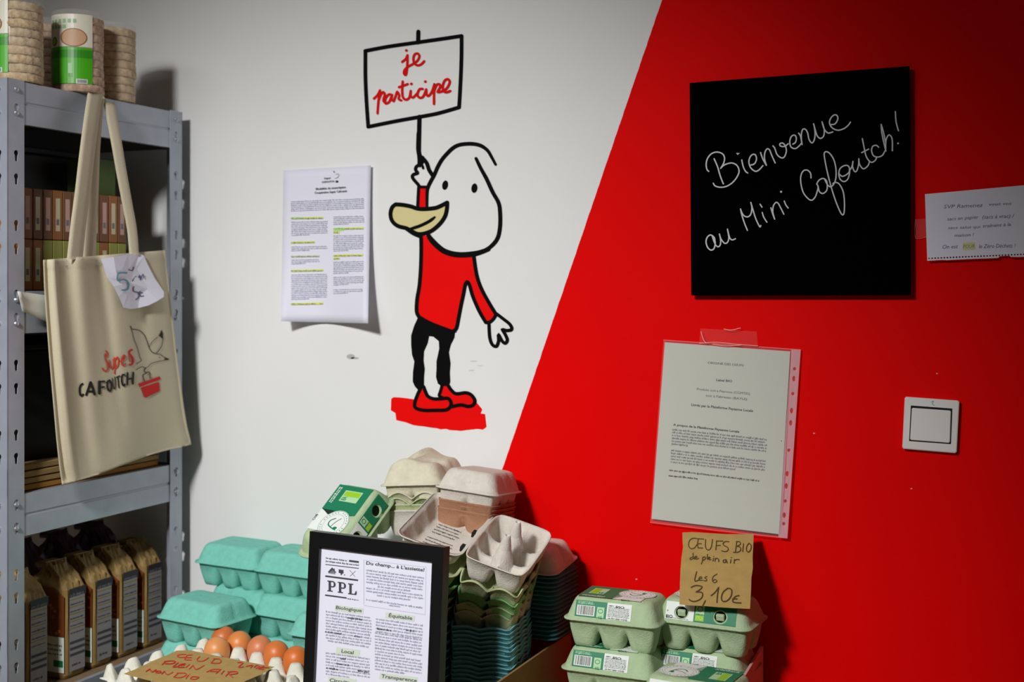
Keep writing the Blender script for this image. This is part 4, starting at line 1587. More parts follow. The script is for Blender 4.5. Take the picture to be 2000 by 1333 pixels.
slabP(ik, 102, 398, 88, 112)
slabP(ik, 208, 412, 88, 112)
slabP(ik, 315, 428, 88, 112, letter='L')
TI = mat('leaflet_print', (158, 158, 178), .8)
ik.text('Du champ... à L\'assiette!', (500, 122), (1098, 196), 34, INKD, 1, bold=1.5)
ik.stroke([(478, 70), (478, 540)], 2, TI, smooth=False)
ik.stroke([(478, 545), (1112, 640)], 2, TI, smooth=False)
ik.stroke([(490, 78), (1118, 150)], 1.5, TI, smooth=False)
ik.stroke([(1118, 150), (1108, 640)], 1.5, TI, smooth=False)
for i, (a, b) in enumerate(((500, 1100), (500, 1092), (500, 1090), (505, 1088), (500, 1095), (620, 970), (500, 1085), (500, 1092), (610, 968))):
    y = 188 + 30.5 * i
    ik.dash((a, y + (a - 500) * .14), (b, y + (b - 500) * .137), 13, TI)
ik.dash((500, 492), (1092, 578), 13, TI)
ik.dash((735, 548), (855, 566), 12, TI)
HG = mat('pale_green_heading', (206, 218, 200), .8)
for (x0, y0, x1, y1, h, body, tx0, ty0, tx1, ty1, th_) in ((182, 570, 475, 606, 62, 'Biologique', 188, 580, 455, 614, 34), (700, 645, 1000, 682, 62, 'Équitable', 732, 664, 975, 694, 36), (192, 1010, 435, 1040, 74, 'Local', 245, 1030, 370, 1048, 36),
                                                         (640, 1270, 1030, 1318, 66, 'Transparence', 655, 1288, 1022, 1336, 36), (110, 1308, 400, 1340, 70, 'Circuits', 122, 1330, 330, 1356, 36)):
    ik.bar((x0, y0), (x1, y1), h, HG, 0)
    ik.text(body, (tx0, ty0), (tx1, ty1), th_, INK, 2, bold=1.5)
for i in range(11):
    y = 614 + 30 * i
    ik.dash((85 + (20 if i > 9 else 0), y), (560 - (25 if i > 9 else 0), y + 68), 13, TI)
for (a, b) in (((305, 678), (470, 702)), ((78, 822), (265, 850)), ((375, 868), (440, 878))):
    ik.dash(a, b, 14, INKD, 2, cw=.7)
for i in range(8):
    y = 1040 + 31 * i
    ik.dash((85, y), (545 if i < 7 else 330, y + (66 if i < 7 else 35)), 13, TI)
for (a, b) in (((235, 1098), (295, 1107)), ((195, 1152), (335, 1172)), ((90, 1196), (215, 1214)), ((412, 1222), (540, 1246))):
    ik.dash(a, b, 14, INKD, 2, cw=.7)
for i in range(5):
    y = 690 + 32 * i
    ik.dash((600, y), (1085, y + 72), 13, TI)
ik.dash((612, 792), (770, 815), 15, INKD, 2, cw=.7)
ik.dash((910, 806), (1005, 820), 15, INKD, 2, cw=.7)
for i in range(13):
    y = 835 + 31 * i
    ik.dash((590, y), (1080 if i not in (6, 12) else 900, y + (74 if i not in (6, 12) else 46)), 13, TI)
ik.build('print', fr)
gl = [fpt(bw * .8, bw * .8, -.0045), fpt(fw_ - bw * .8, bw * .8, -.0045), fpt(fw_ - bw * .8, Hh - bw * .8, -.0045), fpt(bw * .8, Hh - bw * .8, -.0045)]
mk('glass', gl, [(0, 1, 2, 3)], film('frame_glass', (230, 235, 255), .05, .06), fr)

# ------------------------------------------------------------------ egg trays, eggs, red lettered card
YT = -12.6 * D2R
PT = 0.0485
e1 = P(435, 1249, zfront(0, 1249, .730))
ez = Vector((e1.x, e1.y, 0))
txd, tyd = xv(YT, 1), yv(YT, 1)
tc_ = ez + txd * (2.5 * PT) - tyd * (2 * PT)


def eggtray_geo():
    nc, nr_ = 6, 5
    k = 12
    V, F = [], []
    nx, ny = nc * k + 4, nr_ * k + 4
    for j in range(ny + 1):
        for i in range(nx + 1):
            x = (i - 2) / k * PT - nc * PT / 2
            y = (j - 2) / k * PT - nr_ * PT / 2
            cxn = math.cos(2 * math.pi * (x + nc * PT / 2) / PT)
            cyn = math.cos(2 * math.pi * (y + nr_ * PT / 2) / PT)
            s_ = (cxn + cyn) / 2           # 1 at cell corners, -1 at centres
            if s_ > 0:
                z = .018 + .025 * min(1, s_ * 1.4) ** 1.0
            else:
                z = .018 - .018 * min(1, -s_ * 1.25) ** .8
            ex = max(abs(x) - nc * PT / 2, abs(y) - nr_ * PT / 2)
            if ex > -.0001:
                z = min(z, .020) if ex > .003 else min(z, .040)
            V.append((x, y, z))
    for j in range(ny):
        for i in range(nx):
            a = j * (nx + 1) + i
            F.append((a, a + 1, a + nx + 2, a + nx + 1))
    return V, F


ETM = bake(*eggtray_geo(), [('SOLIDIFY', dict(thickness=.0018, offset=-1))], TRAYW)
TB = .690
for i, lab in enumerate(('off white moulded egg tray holding the loose brown eggs', 'off white egg tray nested second under the loose eggs', 'off white egg tray nested third under the loose eggs', 'off white egg tray lowest on the table under the loose eggs')):
    t = thing('egg_tray', lab, 'egg tray', (tc_.x, tc_.y, TB - .0190 * i), YT, 'nested egg trays')
    inst('pulp_tray', ETM, t)


def egg_geo(R=.0222, H=.058):
    V, F = [], []
    n, m_ = 28, 20
    for j in range(m_ + 1):
        a = math.pi * j / m_
        z = -math.cos(a)
        r = R * math.sin(a) * (1 + .13 * z) / 1.01
        for i in range(n):
            b = 2 * math.pi * i / n
            V.append((r * math.cos(b), r * math.sin(b), H / 2 + z * H / 2))
    for j in range(m_):
        for i in range(n):
            a, b = j * n + i, j * n + (i + 1) % n
            F.append((a, b, b + n, a + n))
    return V, F


EV, EF = egg_geo()
for k, (c, r, rgb, lab) in enumerate(((0, 0, (206, 112, 56), 'brown egg at the far back left corner of the tray'), (1, 1, (226, 150, 88), 'pale brown egg in front of the corner egg, next to the cardboard'), (1, 0, (222, 136, 70), 'light brown egg second from left in the back row'),
                                      (2, 0, (212, 128, 84), 'pinkish brown egg third from left in the back row'), (3, 0, (214, 116, 52), 'orange brown egg fourth from left in the back row'), (4, 0, (212, 112, 46), 'brown egg partly hidden by the black frame'))):
    p = ez + txd * (c * PT) - tyd * (r * PT)
    o = mk('egg', EV, EF, mat('eggshell_%s' % 'abcdef'[k], rgb, .42, var=.05, scale=25, bump=.08, bscale=500), None, smooth=True)
    o.location = (p.x, p.y, TB + .0045)
    o.rotation_euler = (random.uniform(-.06, .06), random.uniform(-.06, .06), k)
    tag(o, lab, 'egg', 'loose brown eggs')

SZ = TB + .0485
sp0 = P(380, 1300, zfront(0, 1300, SZ))
fsx = plane_f(Vector((sp0.x, sp0.y, SZ + .0015)), Vector((0.03, 0.02, 1)))
sc_ = thing('cardboard_sign', 'flat brown cardboard sign with red capitals lying on the egg tray', 'sign', sp0)
SC = [(241, 1317), (262, 1309), (300, 1291), (325, 1281), (345, 1271.5), (372, 1271), (420, 1281), (470, 1291), (536, 1303.5), (515, 1316), (480, 1331), (450, 1346), (430, 1354), (380, 1347), (330, 1339), (290, 1330)]
n = len(SC)
mk('card', [fsx(x, y, 0) for x, y in SC] + [fsx(x, y, -.003) for x, y in SC], [tuple(range(n)), tuple(range(2 * n - 1, n - 1, -1))] + [(i, (i + 1) % n, n + (i + 1) % n, n + i) for i in range(n)], KRAFT, sc_)
ik = Ink(fsx, base=.0005, crop=(230, 1230, 5.263))
for a in ([(700, 258), (650, 258), (612, 272), (640, 288), (700, 285)], [(765, 262), (715, 268), (700, 290), (690, 312), (755, 315)], [(705, 290), (755, 290)], [(842, 280), (815, 308), (830, 326), (880, 323), (932, 293)],
          [(1000, 300), (958, 345)], [(985, 302), (1040, 305), (1062, 325), (1040, 347), (958, 345)], [(1232, 340), (1285, 345), (1240, 388), (1292, 384)], [(1320, 380), (1385, 368), (1365, 395)], [(1400, 388), (1430, 370), (1460, 385), (1420, 398)],
          [(1500, 378), (1440, 400), (1500, 412)], [(1450, 392), (1550, 393)],
          [(490, 328), (455, 362)], [(480, 330), (550, 322), (592, 330), (560, 350), (485, 352)], [(620, 342), (565, 385), (612, 380)], [(692, 352), (645, 360), (615, 386), (682, 388)], [(640, 372), (690, 368)], [(738, 360), (700, 392)], [(735, 407), (775, 368)], [(775, 368), (805, 412), (885, 372)],
          [(915, 437), (980, 412), (1060, 412)], [(1060, 412), (1010, 452)], [(950, 432), (1030, 432)], [(1092, 425), (1062, 460)], [(1150, 438), (1108, 480)], [(1130, 436), (1215, 434), (1225, 452), (1145, 465)], [(1145, 465), (1180, 492)],
          [(290, 432), (330, 405)], [(330, 405), (350, 437), (392, 413)], [(400, 428), (388, 441), (430, 446), (442, 431), (402, 427)], [(450, 457), (478, 430)], [(478, 430), (510, 466), (567, 440)],
          [(622, 450), (575, 490)], [(608, 450), (690, 450), (700, 472), (640, 496), (575, 490)], [(727, 470), (700, 505)], [(765, 487), (748, 506), (795, 513), (832, 492), (770, 485)]):
    ik.stroke(a, 9.5, REDM)
ik.ell(740, 460, 6, 5, REDM)
ik.build('red_lettering', sc_, 'red felt pen capitals')

# ------------------------------------------------------------------ steel rack
BB = CAM + FW * 2.53 + RT * (-.66)
AA = CAM + FW * 2.112 + RT * (-.8427)
BB.z = AA.z = 0
ey = (BB - AA).normalized()
RY = math.atan2(ey.y, ey.x) - math.pi / 2
RL = (BB - AA).length
rack = thing('storage_rack', 'galvanised steel storage rack standing against the white wall at left', 'shelving', BB, RY)
RM = wm(rack)
ex_w = RM.to_3x3() @ Vector((1, 0, 0))


def rk(px, py, off=0.0):
    """pixel -> rack local point on the plane local x = off"""
    p = hit(px, py, BB + ex_w * off, ex_w)
    return RM.inverted() @ p


PITCH = .040


def keyhole(cx, cz):
    pts = [(cx + .0052 * math.cos(a), cz + .0045 + .0052 * math.sin(a)) for a in [(-50 + 280 * k / 9) * D2R for k in range(10)]]
    return pts + [(cx - .0026, cz - .009), (cx + .0026, cz - .009)]


def flange(width, ztop, face):
    """one leg of the angle post with keyhole slots; face(a, z) -> local point pair"""
    V, F = [], []
    sl = []
    k = -1
    while 1.571 - .1178 * k > .05:
        sl += [1.571 - .1178 * k, 1.571 - .1178 * k - .0393]
        k += 1
    sl = sorted(z for z in sl if .03 < z < ztop - .03)
    cuts = [0]
    for z in sl:
        cuts += [z - .017, z + .017]
    cuts.append(ztop)
    for a, b in zip(cuts[:-1], cuts[1:]):
        if b - a < 0.0005:
            continue
        out = [(0, a), (width, a), (width, b), (0, b)]
        mid = (a + b) / 2
        hs = [keyhole(width * .52, mid)] if any(abs(mid - z) < .001 for z in sl) else []
        rings = [out] + hs
        allp = [p for r in rings for p in r]
        tr = tessellate_polygon([[Vector((p[0], p[1], 0)) for p in r] for r in rings])
        n0 = len(V)
        V += [(p[0], 0, p[1]) for p in allp]
        F += [tuple(i + n0 for i in t) for t in tr]
    v2 = [face(x, z, 0) for x, _, z in V] + [face(x, z, 1) for x, _, z in V]
    m_ = len(V)
    F2 = F + [tuple(i + m_ for i in reversed(t)) for t in F]
    # hole walls and outer edges
    cnt = {}
    for t in F:
        for k in range(3):
            e = (t[k], t[(k + 1) % 3])
            key = tuple(sorted(e))
            cnt.setdefault(key, []).append(e)
    for key, es in cnt.items():
        if len(es) == 1:
            a, b = es[0]
            F2.append((b, a, a + m_, b + m_))
    return v2, F2


RTOP = 1.70
RLEN = 0.90
TH = .0016


def post(xo, yo, sx, sy):
    """xo,yo outer corner; sx,sy directions of the two legs"""
    a = flange(.037, RTOP, lambda t, z, k: (xo + sx * (k * TH), yo + sy * t, z))
    b = flange(.037, RTOP, lambda t, z, k: (xo + sx * t, yo + sy * k * TH, z))
    V, F = join([a, b])
    V = [(x, y, z + 0.002) for x, y, z in V]
    return mk('post', V, F, STEEL, rack, world=False)


post(0, -RL, -1, 1)
post(0, 0, -1, -1)
post(-RLEN, -RL, 1, 1)
post(-RLEN, 0, 1, -1)
SH = [RTOP, 1.345, 1.0, .642, .25]


def beam(z1, h, end=True, back=False):
    """channel beam under each shelf: upper web, crease, lower web, return lip"""
    pr = [(-.012, 0), (-.0018, 0), (-.0018, -h * .46), (-.0040, -h * .50), (-.0018, -h * .54), (-.0018, -h), (-.012, -h), (-.012, -h + .0015), (-.0034, -h + .0015), (-.0034, -.0015), (-.012, -.0015)]
    V, F = [], []
    m_ = len(pr)
    if end == 'end':
        a, b = -RL + .003, -.003
        for y in (a, b):
            V += [(p[0], y, z1 + p[1]) for p in pr]
    elif end == 'far':
        for y in (-RL + .003, -.003):
            V += [(-RLEN - p[0], y, z1 + p[1]) for p in pr]
    elif end == 'front':
        for x in (-.003, -RLEN + .003):
            V += [(x, -RL - p[0], z1 + p[1]) for p in pr]
    else:
        for x in (-.003, -RLEN + .003):
            V += [(x, p[0], z1 + p[1]) for p in pr]
    F = [(i, (i + 1) % m_, m_ + (i + 1) % m_, m_ + i) for i in range(m_)] + [tuple(range(m_)), tuple(range(2 * m_ - 1, m_ - 1, -1))]
    return mk('beam', V, F, STEEL, rack, world=False)


MDF = mat('brown_shelf_board', (128, 104, 76), .8, var=.1, scale=60)
hs_ = bmesh.new()
bmesh.ops.create_uvsphere(hs_, u_segments=10, v_segments=6, radius=.0048)
RV = [v.co.copy() for v in hs_.verts]
RF = [[v.index for v in f.verts] for f in hs_.faces]
hs_.free()
rv = bpy.data.meshes.new('rivet')
rv.from_pydata([tuple(v) for v in RV], [], RF)
rv.materials.append(mat('bright_rivet', (196, 200, 208), .3, metal=.8))
for z in SH:
    for kind in ('end', 'far', 'front', 'back'):
        beam(z, .072 if z > .9 else .066, kind)
    mk('shelf_board', *bevel_box(-RLEN + .006, -RL + .006, z - .0135, -.006, -.006, z - .0005 if z < RTOP else z + .0008, .0005, 1), MDF, rack, world=False)
    for yy in (-RL + .019, -.019):
        for dz in (.016, .056):
            inst('rivet', rv, rack, (.0003, yy, z - dz + .001))
    if z > .5:
        for dz in (.016, .056):
            inst('rivet', rv, rack, (-.019, -RL - .0003, z - dz + .001))


def RP(x, y, z):
    return RM @ Vector((x, y, z))


# rice cake cylinders on top -------------------------------------------------
CAKE = mat('puffed_rice', (218, 196, 160), .8, rgb2=(176, 146, 104), scale=120, bump=.9, bscale=160)
CAKE2 = mat('puffed_rice_rosy', (214, 184, 158), .8, rgb2=(170, 132, 104), scale=120, bump=.9, bscale=160)


def cake_mesh(m, R=.0445, h=.0152):
    V, F = [], []
    n = 64
    rings = [(0, 0), (R * .6, 0), (R * .96, .0004), (R, .0016), (R * 1.006, h * .5), (R, h - .0016), (R * .96, h - .0004), (R * .6, h), (0, h)]
    for r, z in rings:
        for i in range(n):
            a = 2 * math.pi * i / n
            rj = r * (1 + (random.uniform(-.03, .022) if r > .9 * R else 0))
            V.append((rj * math.cos(a), rj * math.sin(a), z + (random.uniform(-.0007, .0007) if r > R * .5 else 0)))
    for l in range(len(rings) - 1):
        for i in range(n):
            a, b = l * n + i, l * n + (i + 1) % n
            F.append((a, b, b + n, a + n))
    me = bpy.data.meshes.new('rice_cake')
    me.from_pydata(V, [], F)
    me.materials.append(m)
    me.polygons.foreach_set('use_smooth', [True] * len(me.polygons))
    return me


CM = [cake_mesh(CAKE), cake_mesh(CAKE2)]
GREENL = mat('leaf_green_wrapper_print', (72, 172, 24), .4)
GREEND = mat('mid_green_print', (48, 140, 24), .4)


def cyl_f(R):
    return lambda x, y, off=0.0: Vector(((R + off) * math.cos(x), (R + off) * math.sin(x), y))


def rice_pack(px, Z, lab, label_ang=None, cake=0, h=.150):
    d = FW + RT * ((px - CX) / FPX)
    c = CAM + d * Z
    t = thing('rice_cake_pack', lab, 'rice cakes', (c.x, c.y, RTOP + .0016), 0, 'rice cake packs on top of the rack')
    k = int(h / .0152)
    for i in range(k):
        inst('rice_cake', CM[cake], t, (random.uniform(-.0012, .0012), random.uniform(-.0012, .0012), i * .0152), (0, 0, random.uniform(0, 6)))
    n, R = 40, .0452
    V = [(r * math.cos(2 * math.pi * i / n), r * math.sin(2 * math.pi * i / n), z) for r, z in ((.02, -.0005), (R, .001), (R * 1.01, h * .3), (R, h * .6), (R, h - .004), (.036, h), (.008, h + .0015)) for i in range(n)]
    F = [(l * n + i, l * n + (i + 1) % n, (l + 1) * n + (i + 1) % n, (l + 1) * n + i) for l in range(6) for i in range(n)]
    mk('clear_wrapper', V, F, film('wrapper_film', (240, 236, 226), .14, .12), t, world=False, smooth=True)
    if label_ang is not None:
        ik = Ink(cyl_f(.0462), base=.0002, step=.0002)
        a0 = label_ang
        w_ = .95
        ik.rect(a0 - w_, .078, a0 + w_, .138, mat('cream_wrapper_print', (226, 222, 204), .4), 0, 16)
        ik.rect(a0 - w_, .014, a0 + w_, .080, GREENL, 0, 16)
        ik.rect(a0 - w_, .060, a0 + w_, .074, GREEND, 1, 16)
        n_ = 24
        for rr_, m_, ly in ((1.0, mat('cake_photo_edge', (150, 104, 66), .5), 1), (.9, mat('cake_photo', (206, 164, 130), .5), 2)):
            ik.ell(a0 + .22, .096, .52 * rr_, .0165 * rr_, m_, ly, n=24)
        ik.ell(a0 - .62, .090, .16, .0085, GREEND, 2)
        ik.ell(a0 - .62, .090, .10, .0055, mat('olive_dot', (160, 176, 60), .5), 3)
        for i, yy in enumerate((.122, .112)):
            x = a0 - .8
            for _ in range(6 - i * 2):
                ik.rect(x, yy, x + .13, yy + .007, mat('soft_green_letters', (150, 186, 140), .5), 2, 2)
                x += .2
        ik.rect(a0 + .02, .030, a0 + .18, .050, LPALE, 2, 2)
        ik.rect(a0 + .02, .026, a0 + .18, .032, GREEND, 3, 2)
        ik.rect(a0 + .32, .014, a0 + .74, .022, LWHITE, 2, 3)
        for i in range(12):
            ik.rect(a0 + .36 + .03 * i, .015, a0 + .375 + .03 * i, .021, INKD, 3)
        ik.build('wrapper_print', t, 'green and cream wrapper print', world=False)
    return t


view = math.atan2(-FW.y, -FW.x)
rice_pack(31, 2.185, 'clear wrapped rice cake pack with green print at the far left edge', view - .85)
rice_pack(92, 2.37, 'plain wrapped rice cake pack behind, between the two printed packs', None, 1)
rice_pack(152, 2.30, 'rice cake pack with green and cream label facing forward', view - .05, 1)
rice_pack(217, 2.40, 'rice cake pack showing only its cakes, rightmost on the rack', None, 0)

# chocolate box rows on the second shelf ---------------------------------------
BROWNB = mat('brown_carton_board', (150, 92, 40), .6)
BROWN2 = mat('dark_brown_carton_board', (116, 74, 38), .6)
PINKL = mat('dusty_pink_label', (196, 158, 148), .6)
CREML = mat('cream_label', (206, 196, 160), .6)
OLIV = mat('olive_carton_board', (150, 150, 70), .6)
OLIVD = mat('dark_olive_print', (70, 96, 36), .6)


def small_box(y, z, wy, dz, dx, m, lm, lab, grp, x0=-.028, low=False):
    t = thing('grocery_box', lab, 'box', RP(x0 - dx / 2, y + wy / 2, z), RY, grp)
    mk('carton_box', *bevel_box(-dx / 2, -wy / 2 + .0005, 0, dx / 2, wy / 2 - .0005, dz, .0012, 1), m, t, world=False)
    ik = Ink(lambda a, b, off=0.0: Vector((dx / 2 + off, a, b)), base=.0004)
    if low:
        ik.rect(-wy * .42, dz * .08, wy * .42, dz * .42, OLIVD, 0)
        ik.rect(-wy * .12, dz * .12, wy * .16, dz * .34, lm, 1)
    else:
        ik.rect(-wy * .26, dz * .18, wy * .2, dz * .84, lm, 0)
        ik.rect(-wy * .18, dz * .3, wy * .1, dz * .42, INKP, 1)
    ik.build('spine_label', t, world=False)
    return t


y0 = rk(44, 450, -.028).y
y1 = rk(247, 450, -.028).y
NB = 11
wy = (y1 - y0) / NB
ordn = ['nearest', 'second', 'third', 'fourth', 'fifth', 'sixth', 'seventh', 'eighth', 'ninth', 'tenth', 'farthest']
for i in range(NB):
    small_box(y0 + wy * i, SH[1] + .0905, wy, .0885, .085, BROWNB if i % 3 == 0 else BROWN2, PINKL if i % 2 == 0 else CREML, 'brown grocery box with pale spine label, %s in the upper row on the rack' % ordn[i], 'brown boxes in the upper row')
for i in range(NB):
    a = i in (0, 1, 8)
    small_box(y0 + wy * i, SH[1] + .001, wy, .0885, .085, BROWNB if a else OLIV, CREML, '%s grocery box, %s in the lower row on the rack' % ('orange brown' if a else 'olive green', ordn[i]), 'boxes in the lower row', low=not a)


def crate(x0, y0_, z, x1, y1_, h, m, lab, cat='crate', name='storage_crate'):
    cx, cy = (x0 + x1) / 2, (y0_ + y1_) / 2
    t = thing(name, lab, cat, RP(cx, cy, z), RY)
    hx1, hy1 = (x1 - x0) / 2, (y1_ - y0_) / 2
    mk('body', *bevel_box(-hx1, -hy1, .001, hx1, hy1, h, .004), m, t, world=False)
    mk('rim', *bevel_box(-hx1 - .004, -hy1 - .004, h, hx1 + .004, hy1 + .004, h + .012, .003), m, t, world=False)
    return t


BLKC = mat('black_crate_plastic', (9, 9, 10), .6)
crate(-.62, -.44, SH[1] + 0, -.135, -.12, .255, BLKC, 'black storage crate behind the grocery boxes on the rack')
crate(-.60, -.445, SH[2] + .0, -.06, -.03, .24, BLKC, 'black storage crate on the middle shelf behind the cotton bag')
t = thing('grocery_box', 'dark green box lying on top of the brown boxes behind the bag strap', 'box', RP(-.08, rk(205, 350, -.05).y, SH[1] + .180), RY)
mk('carton_box', *bevel_box(-.03, -.035, 0, .03, .03, .07, .002), mat('mossy_green_board', (62, 84, 28), .7), t, world=False)
# flattened cardboard on the third shelf
for i in range(4):
    yq = -RL / 2
    t = thing('flattened_box', ('flattened cardboard box at the bottom of the pile on the shelf below the bag', 'flattened cardboard box second in the pile below the bag', 'flattened cardboard box third in the pile below the bag', 'flattened cardboard box on top of the pile below the bag')[i], 'cardboard', RP(-.03, yq, SH[2] + .001), RY, 'flattened boxes')
    j = random.uniform(-.004, .004)
    mk('board', *bevel_box(-.02 + j - .0, -.19, .0115 * i, .012 + j, .18, .0115 * i + .0095, .001, 1), KRAFTD if i else mat('orange_brown_card', (166, 116, 44), .8), t, world=False)

# coffee bags -------------------------------------------------------------------
KR = mat('kraft_pouch_paper', (146, 118, 68), .6, var=.08, scale=70, bump=.5, bscale=60)
DK = mat('dark_label_band', (48, 44, 48), .5)
GLB = mat('grey_label', (150, 146, 148), .6)
OCH = mat('ochre_rule', (150, 122, 50), .6)
PHB = mat('coffee_photo_brown', (120, 62, 24), .5)
PHO = mat('coffee_photo_orange', (196, 110, 40), .5)


def pouch_geo(hx1, hy1, H):
    lv = [(0, .92, .92), (.006, 1, 1), (.06, 1.02, 1.03), (.12, 1.0, 1.02), (.160, .99, 1.02), (.170, .90, 1.0), (.180, .70, .98), (.190, .46, .96), (.199, .22, .94), (.205, .10, .93)]
    V, F = [], []
    M = None
    rnd = random.Random(hx1 * 1000 + H)
    for z, a, b in lv:
        lp = rr(hx1 * a, hy1 * b, min(.006, hx1 * a * .8), 8, 8, 3)
        M = len(lp)
        for x, y, nx, ny in lp:
            d = rnd.uniform(-.0012, .0012) * (2 if z > .162 else 1) if z > .01 else 0
            V.append((x + nx * d, y + ny * d, z * H / .205 + (rnd.uniform(-.0045, .0045) if z > .162 else 0)))
    for l in range(len(lv) - 1):
        for i in range(M):
            a, b = l * M + i, l * M + (i + 1) % M
            F.append((a, b, b + M, a + M))
    F.append(tuple(range(M - 1, -1, -1)))
    F.append(tuple(range((len(lv) - 1) * M, len(lv) * M)))
    return V, F


PV, PF = pouch_geo(.045, .0255, .205)
PMESH = None


def pouch(x, y, lab, grp, dark=False, rot=0.0):
    global PMESH
    t = thing('coffee_bag', lab, 'coffee bag', RP(x, y, SH[3] + .001), RY + rot, grp)
    km = KR if not dark else mat('plum_foil', (70, 46, 62), .35, bump=.5, bscale=60)
    mk('pouch', PV, PF, km, t, world=False, smooth=False)
    mk('folded_top', *bevel_box(-.030, -.022, .196, .004, .022, .206, .003), km, t, world=False)
    if dark:
        return t
    ik = Ink(lambda a, b, off=0.0: Vector((.0472 + off, a, b)), base=.0005, step=.0002)
    ik.rect(-.018, .012, .021, .146, GLB, 0)
    ik.rect(-.018, .146, .024, .162, DK, 0)
    ik.dash((-.016, .151), (.020, .151), .0035, INKP, 1)
    for i in range(5):
        ik.rect(-.018, .142 - .013 * i, .021, .1405 - .013 * i, OCH, 1)
        ik.dash((-.016, .134 - .013 * i), (.018, .134 - .013 * i), .002, INK, 1)
    for i in range(3):
        ik.rect(-.017, .066 - .011 * i, .020, .061 - .011 * i, INK, 1)
    ik.dash((-.012, .024), (.010, .024), .003, INK, 1)
    ik.build('back_label', t, 'grey text label with dark band', world=False)
    ik = Ink(lambda a, b, off=0.0: Vector((a, -.0275 - off, b)), base=.0005, step=.0002)
    ik.poly([(-.03, .075), (.044, .075), (.044, .150), (.02, .165), (-.03, .16)], PHB, 0)
    for k in range(26):
        ik.ell(random.uniform(-.02, .04), random.uniform(.08, .14), .004, .003, PHO if k % 2 else BROWN2, 1, n=8)
    ik.rect(-.03, .012, .044, .076, LWHITE, 1)
    for i in range(3):
        ik.dash((.004, .062 - .008 * i), (.040, .062 - .008 * i), .0028, INK, 2)
    ik.rect(.020, .022, .042, .034, mat('certification_green', (24, 120, 70), .5), 2)
    ik.build('front_picture', t, 'picture panel with orange and brown print', world=False)
    return t


for px, lab, r in ((30, 'kraft coffee bag behind the left steel post', 0), (75, 'kraft coffee bag right of the left steel post, nearest of the row', 0), (150, 'kraft coffee bag with open picture side, second of the row', 0), (203, 'kraft coffee bag third of the row on the low shelf', 0),
                   (254, 'kraft coffee bag fourth of the row on the low shelf', 0), (302, 'kraft coffee bag farthest of the row, next to the turquoise cartons', 0)):
    pouch(-.078, rk(px, 1200, -.03).y, lab, 'kraft coffee bags', rot=r)
for k, (px, lab) in enumerate(((80, 'plum coloured coffee bag behind the nearest kraft bag'), (150, 'plum coloured coffee bag behind the second kraft bag'), (215, 'plum coloured coffee bag behind the third kraft bag'), (262, 'plum coloured coffee bag behind the farthest kraft bags'))):
    yy = rk(px, 1080, -.14).y
    o = pouch(-.185, min(yy, -.04), lab, 'plum coffee bags', dark=True, rot=.1)
    o.scale = (1, 1, 1.12)

# price paper clipped to the middle beam
t = thing('shelf_label', 'curled white paper label on the rack beam left of the cotton bag', 'label', RP(.01, rk(60, 600, .01).y, SH[1] - .03))
fr_ = plane_f(RP(.012, 0, 0), ex_w)


def fcurl(x, y, off=0.0):
    return fr_(x, y, off + .012 * max(0, (58 - x) / 25) ** 2)


V, F = slab(fcurl, 8, 3, .0008, [(34, 569), (96, 578), (98, 632), (43, 608)])
mk('paper', V, F, mat('glossy_white_card', (214, 214, 204), .35), t, smooth=True)

# ------------------------------------------------------------------ cotton tote bag
BOFFX = .038
bp0 = BB + ex_w * BOFFX
fbag0 = plane_f(bp0, ex_w)
bag = thing('tote_bag', 'unbleached cotton tote bag with black and red print hanging on the rack', 'bag', hit(230, 900, bp0, ex_w))
Lside = [(84, 508), (86, 560), (90, 620), (96, 700), (103, 780), (110, 860), (116, 915), (121, 947)]
Rside = [(322, 489), (328, 540), (335, 600), (344, 680), (352, 740), (360, 800), (366, 835), (374, 867)]


def polyat(Pl, t):
    k = t * (len(Pl) - 1)
    i = min(len(Pl) - 2, int(k))
    f = k - i
    return (Pl[i][0] * (1 - f) + Pl[i + 1][0] * f, Pl[i][1] * (1 - f) + Pl[i + 1][1] * f)


def bag_fold(u, v):
    d = .0
    d += .007 * math.exp(-((u - .30) / .07) ** 2) * (1 - v) ** .5
    d -= .008 * math.exp(-((u - .18 - .05 * v) / .08) ** 2) * (1 - .6 * v)
    d += .006 * math.exp(-((u - .62 + .1 * v) / .10) ** 2) * (1 - .5 * v)
    d -= .007 * math.exp(-((u - .75) / .07) ** 2) * math.exp(-((v - .25) / .3) ** 2)
    d -= .006 * math.exp(-((u - .45 - .1 * v) / .05) ** 2) * (1 - v)
    d += .004 * math.sin(9 * u + 4 * v) * v
    d -= .022 * max(0, 1 - u / .085) ** 1.5
    d += .004 * math.exp(-((v - .03) / .015) ** 2) * .4
    d -= .010 * max(0, (u - .93) / .07) ** 2
    d += .004 * math.exp(-((u - .09 - .02 * v) / .015) ** 2)
    return d


def bag_uv(px, py):
    v = min(1, max(0, (py - 500) / 420))
    for _ in range(3):
        a, b = polyat(Lside, v), polyat(Rside, v)
        u = (px - a[0]) / (b[0] - a[0])
        yy = a[1] + (b[1] - a[1]) * u
        v = min(1, max(0, v + (py - yy) / 420))
    return min(1, max(0, u)), v


def fbag(px, py, off=0.0):
    u, v = bag_uv(px, py)
    return fbag0(px, py, off + bag_fold(u, v))


def bag_f(u, v, off):
    a, b = polyat(Lside, v), polyat(Rside, v)
    x = a[0] + (b[0] - a[0]) * u
    y = a[1] + (b[1] - a[1]) * u
    if v > .98:
        y += 3 * math.sin(u * 7)
    edge = min(u, 1 - u, 1 - v) * 14
    return fbag0(x, y, (bag_fold(u, v)) if off == 0 else bag_fold(u, v) * .3 - .014 * min(1, edge) - .001)


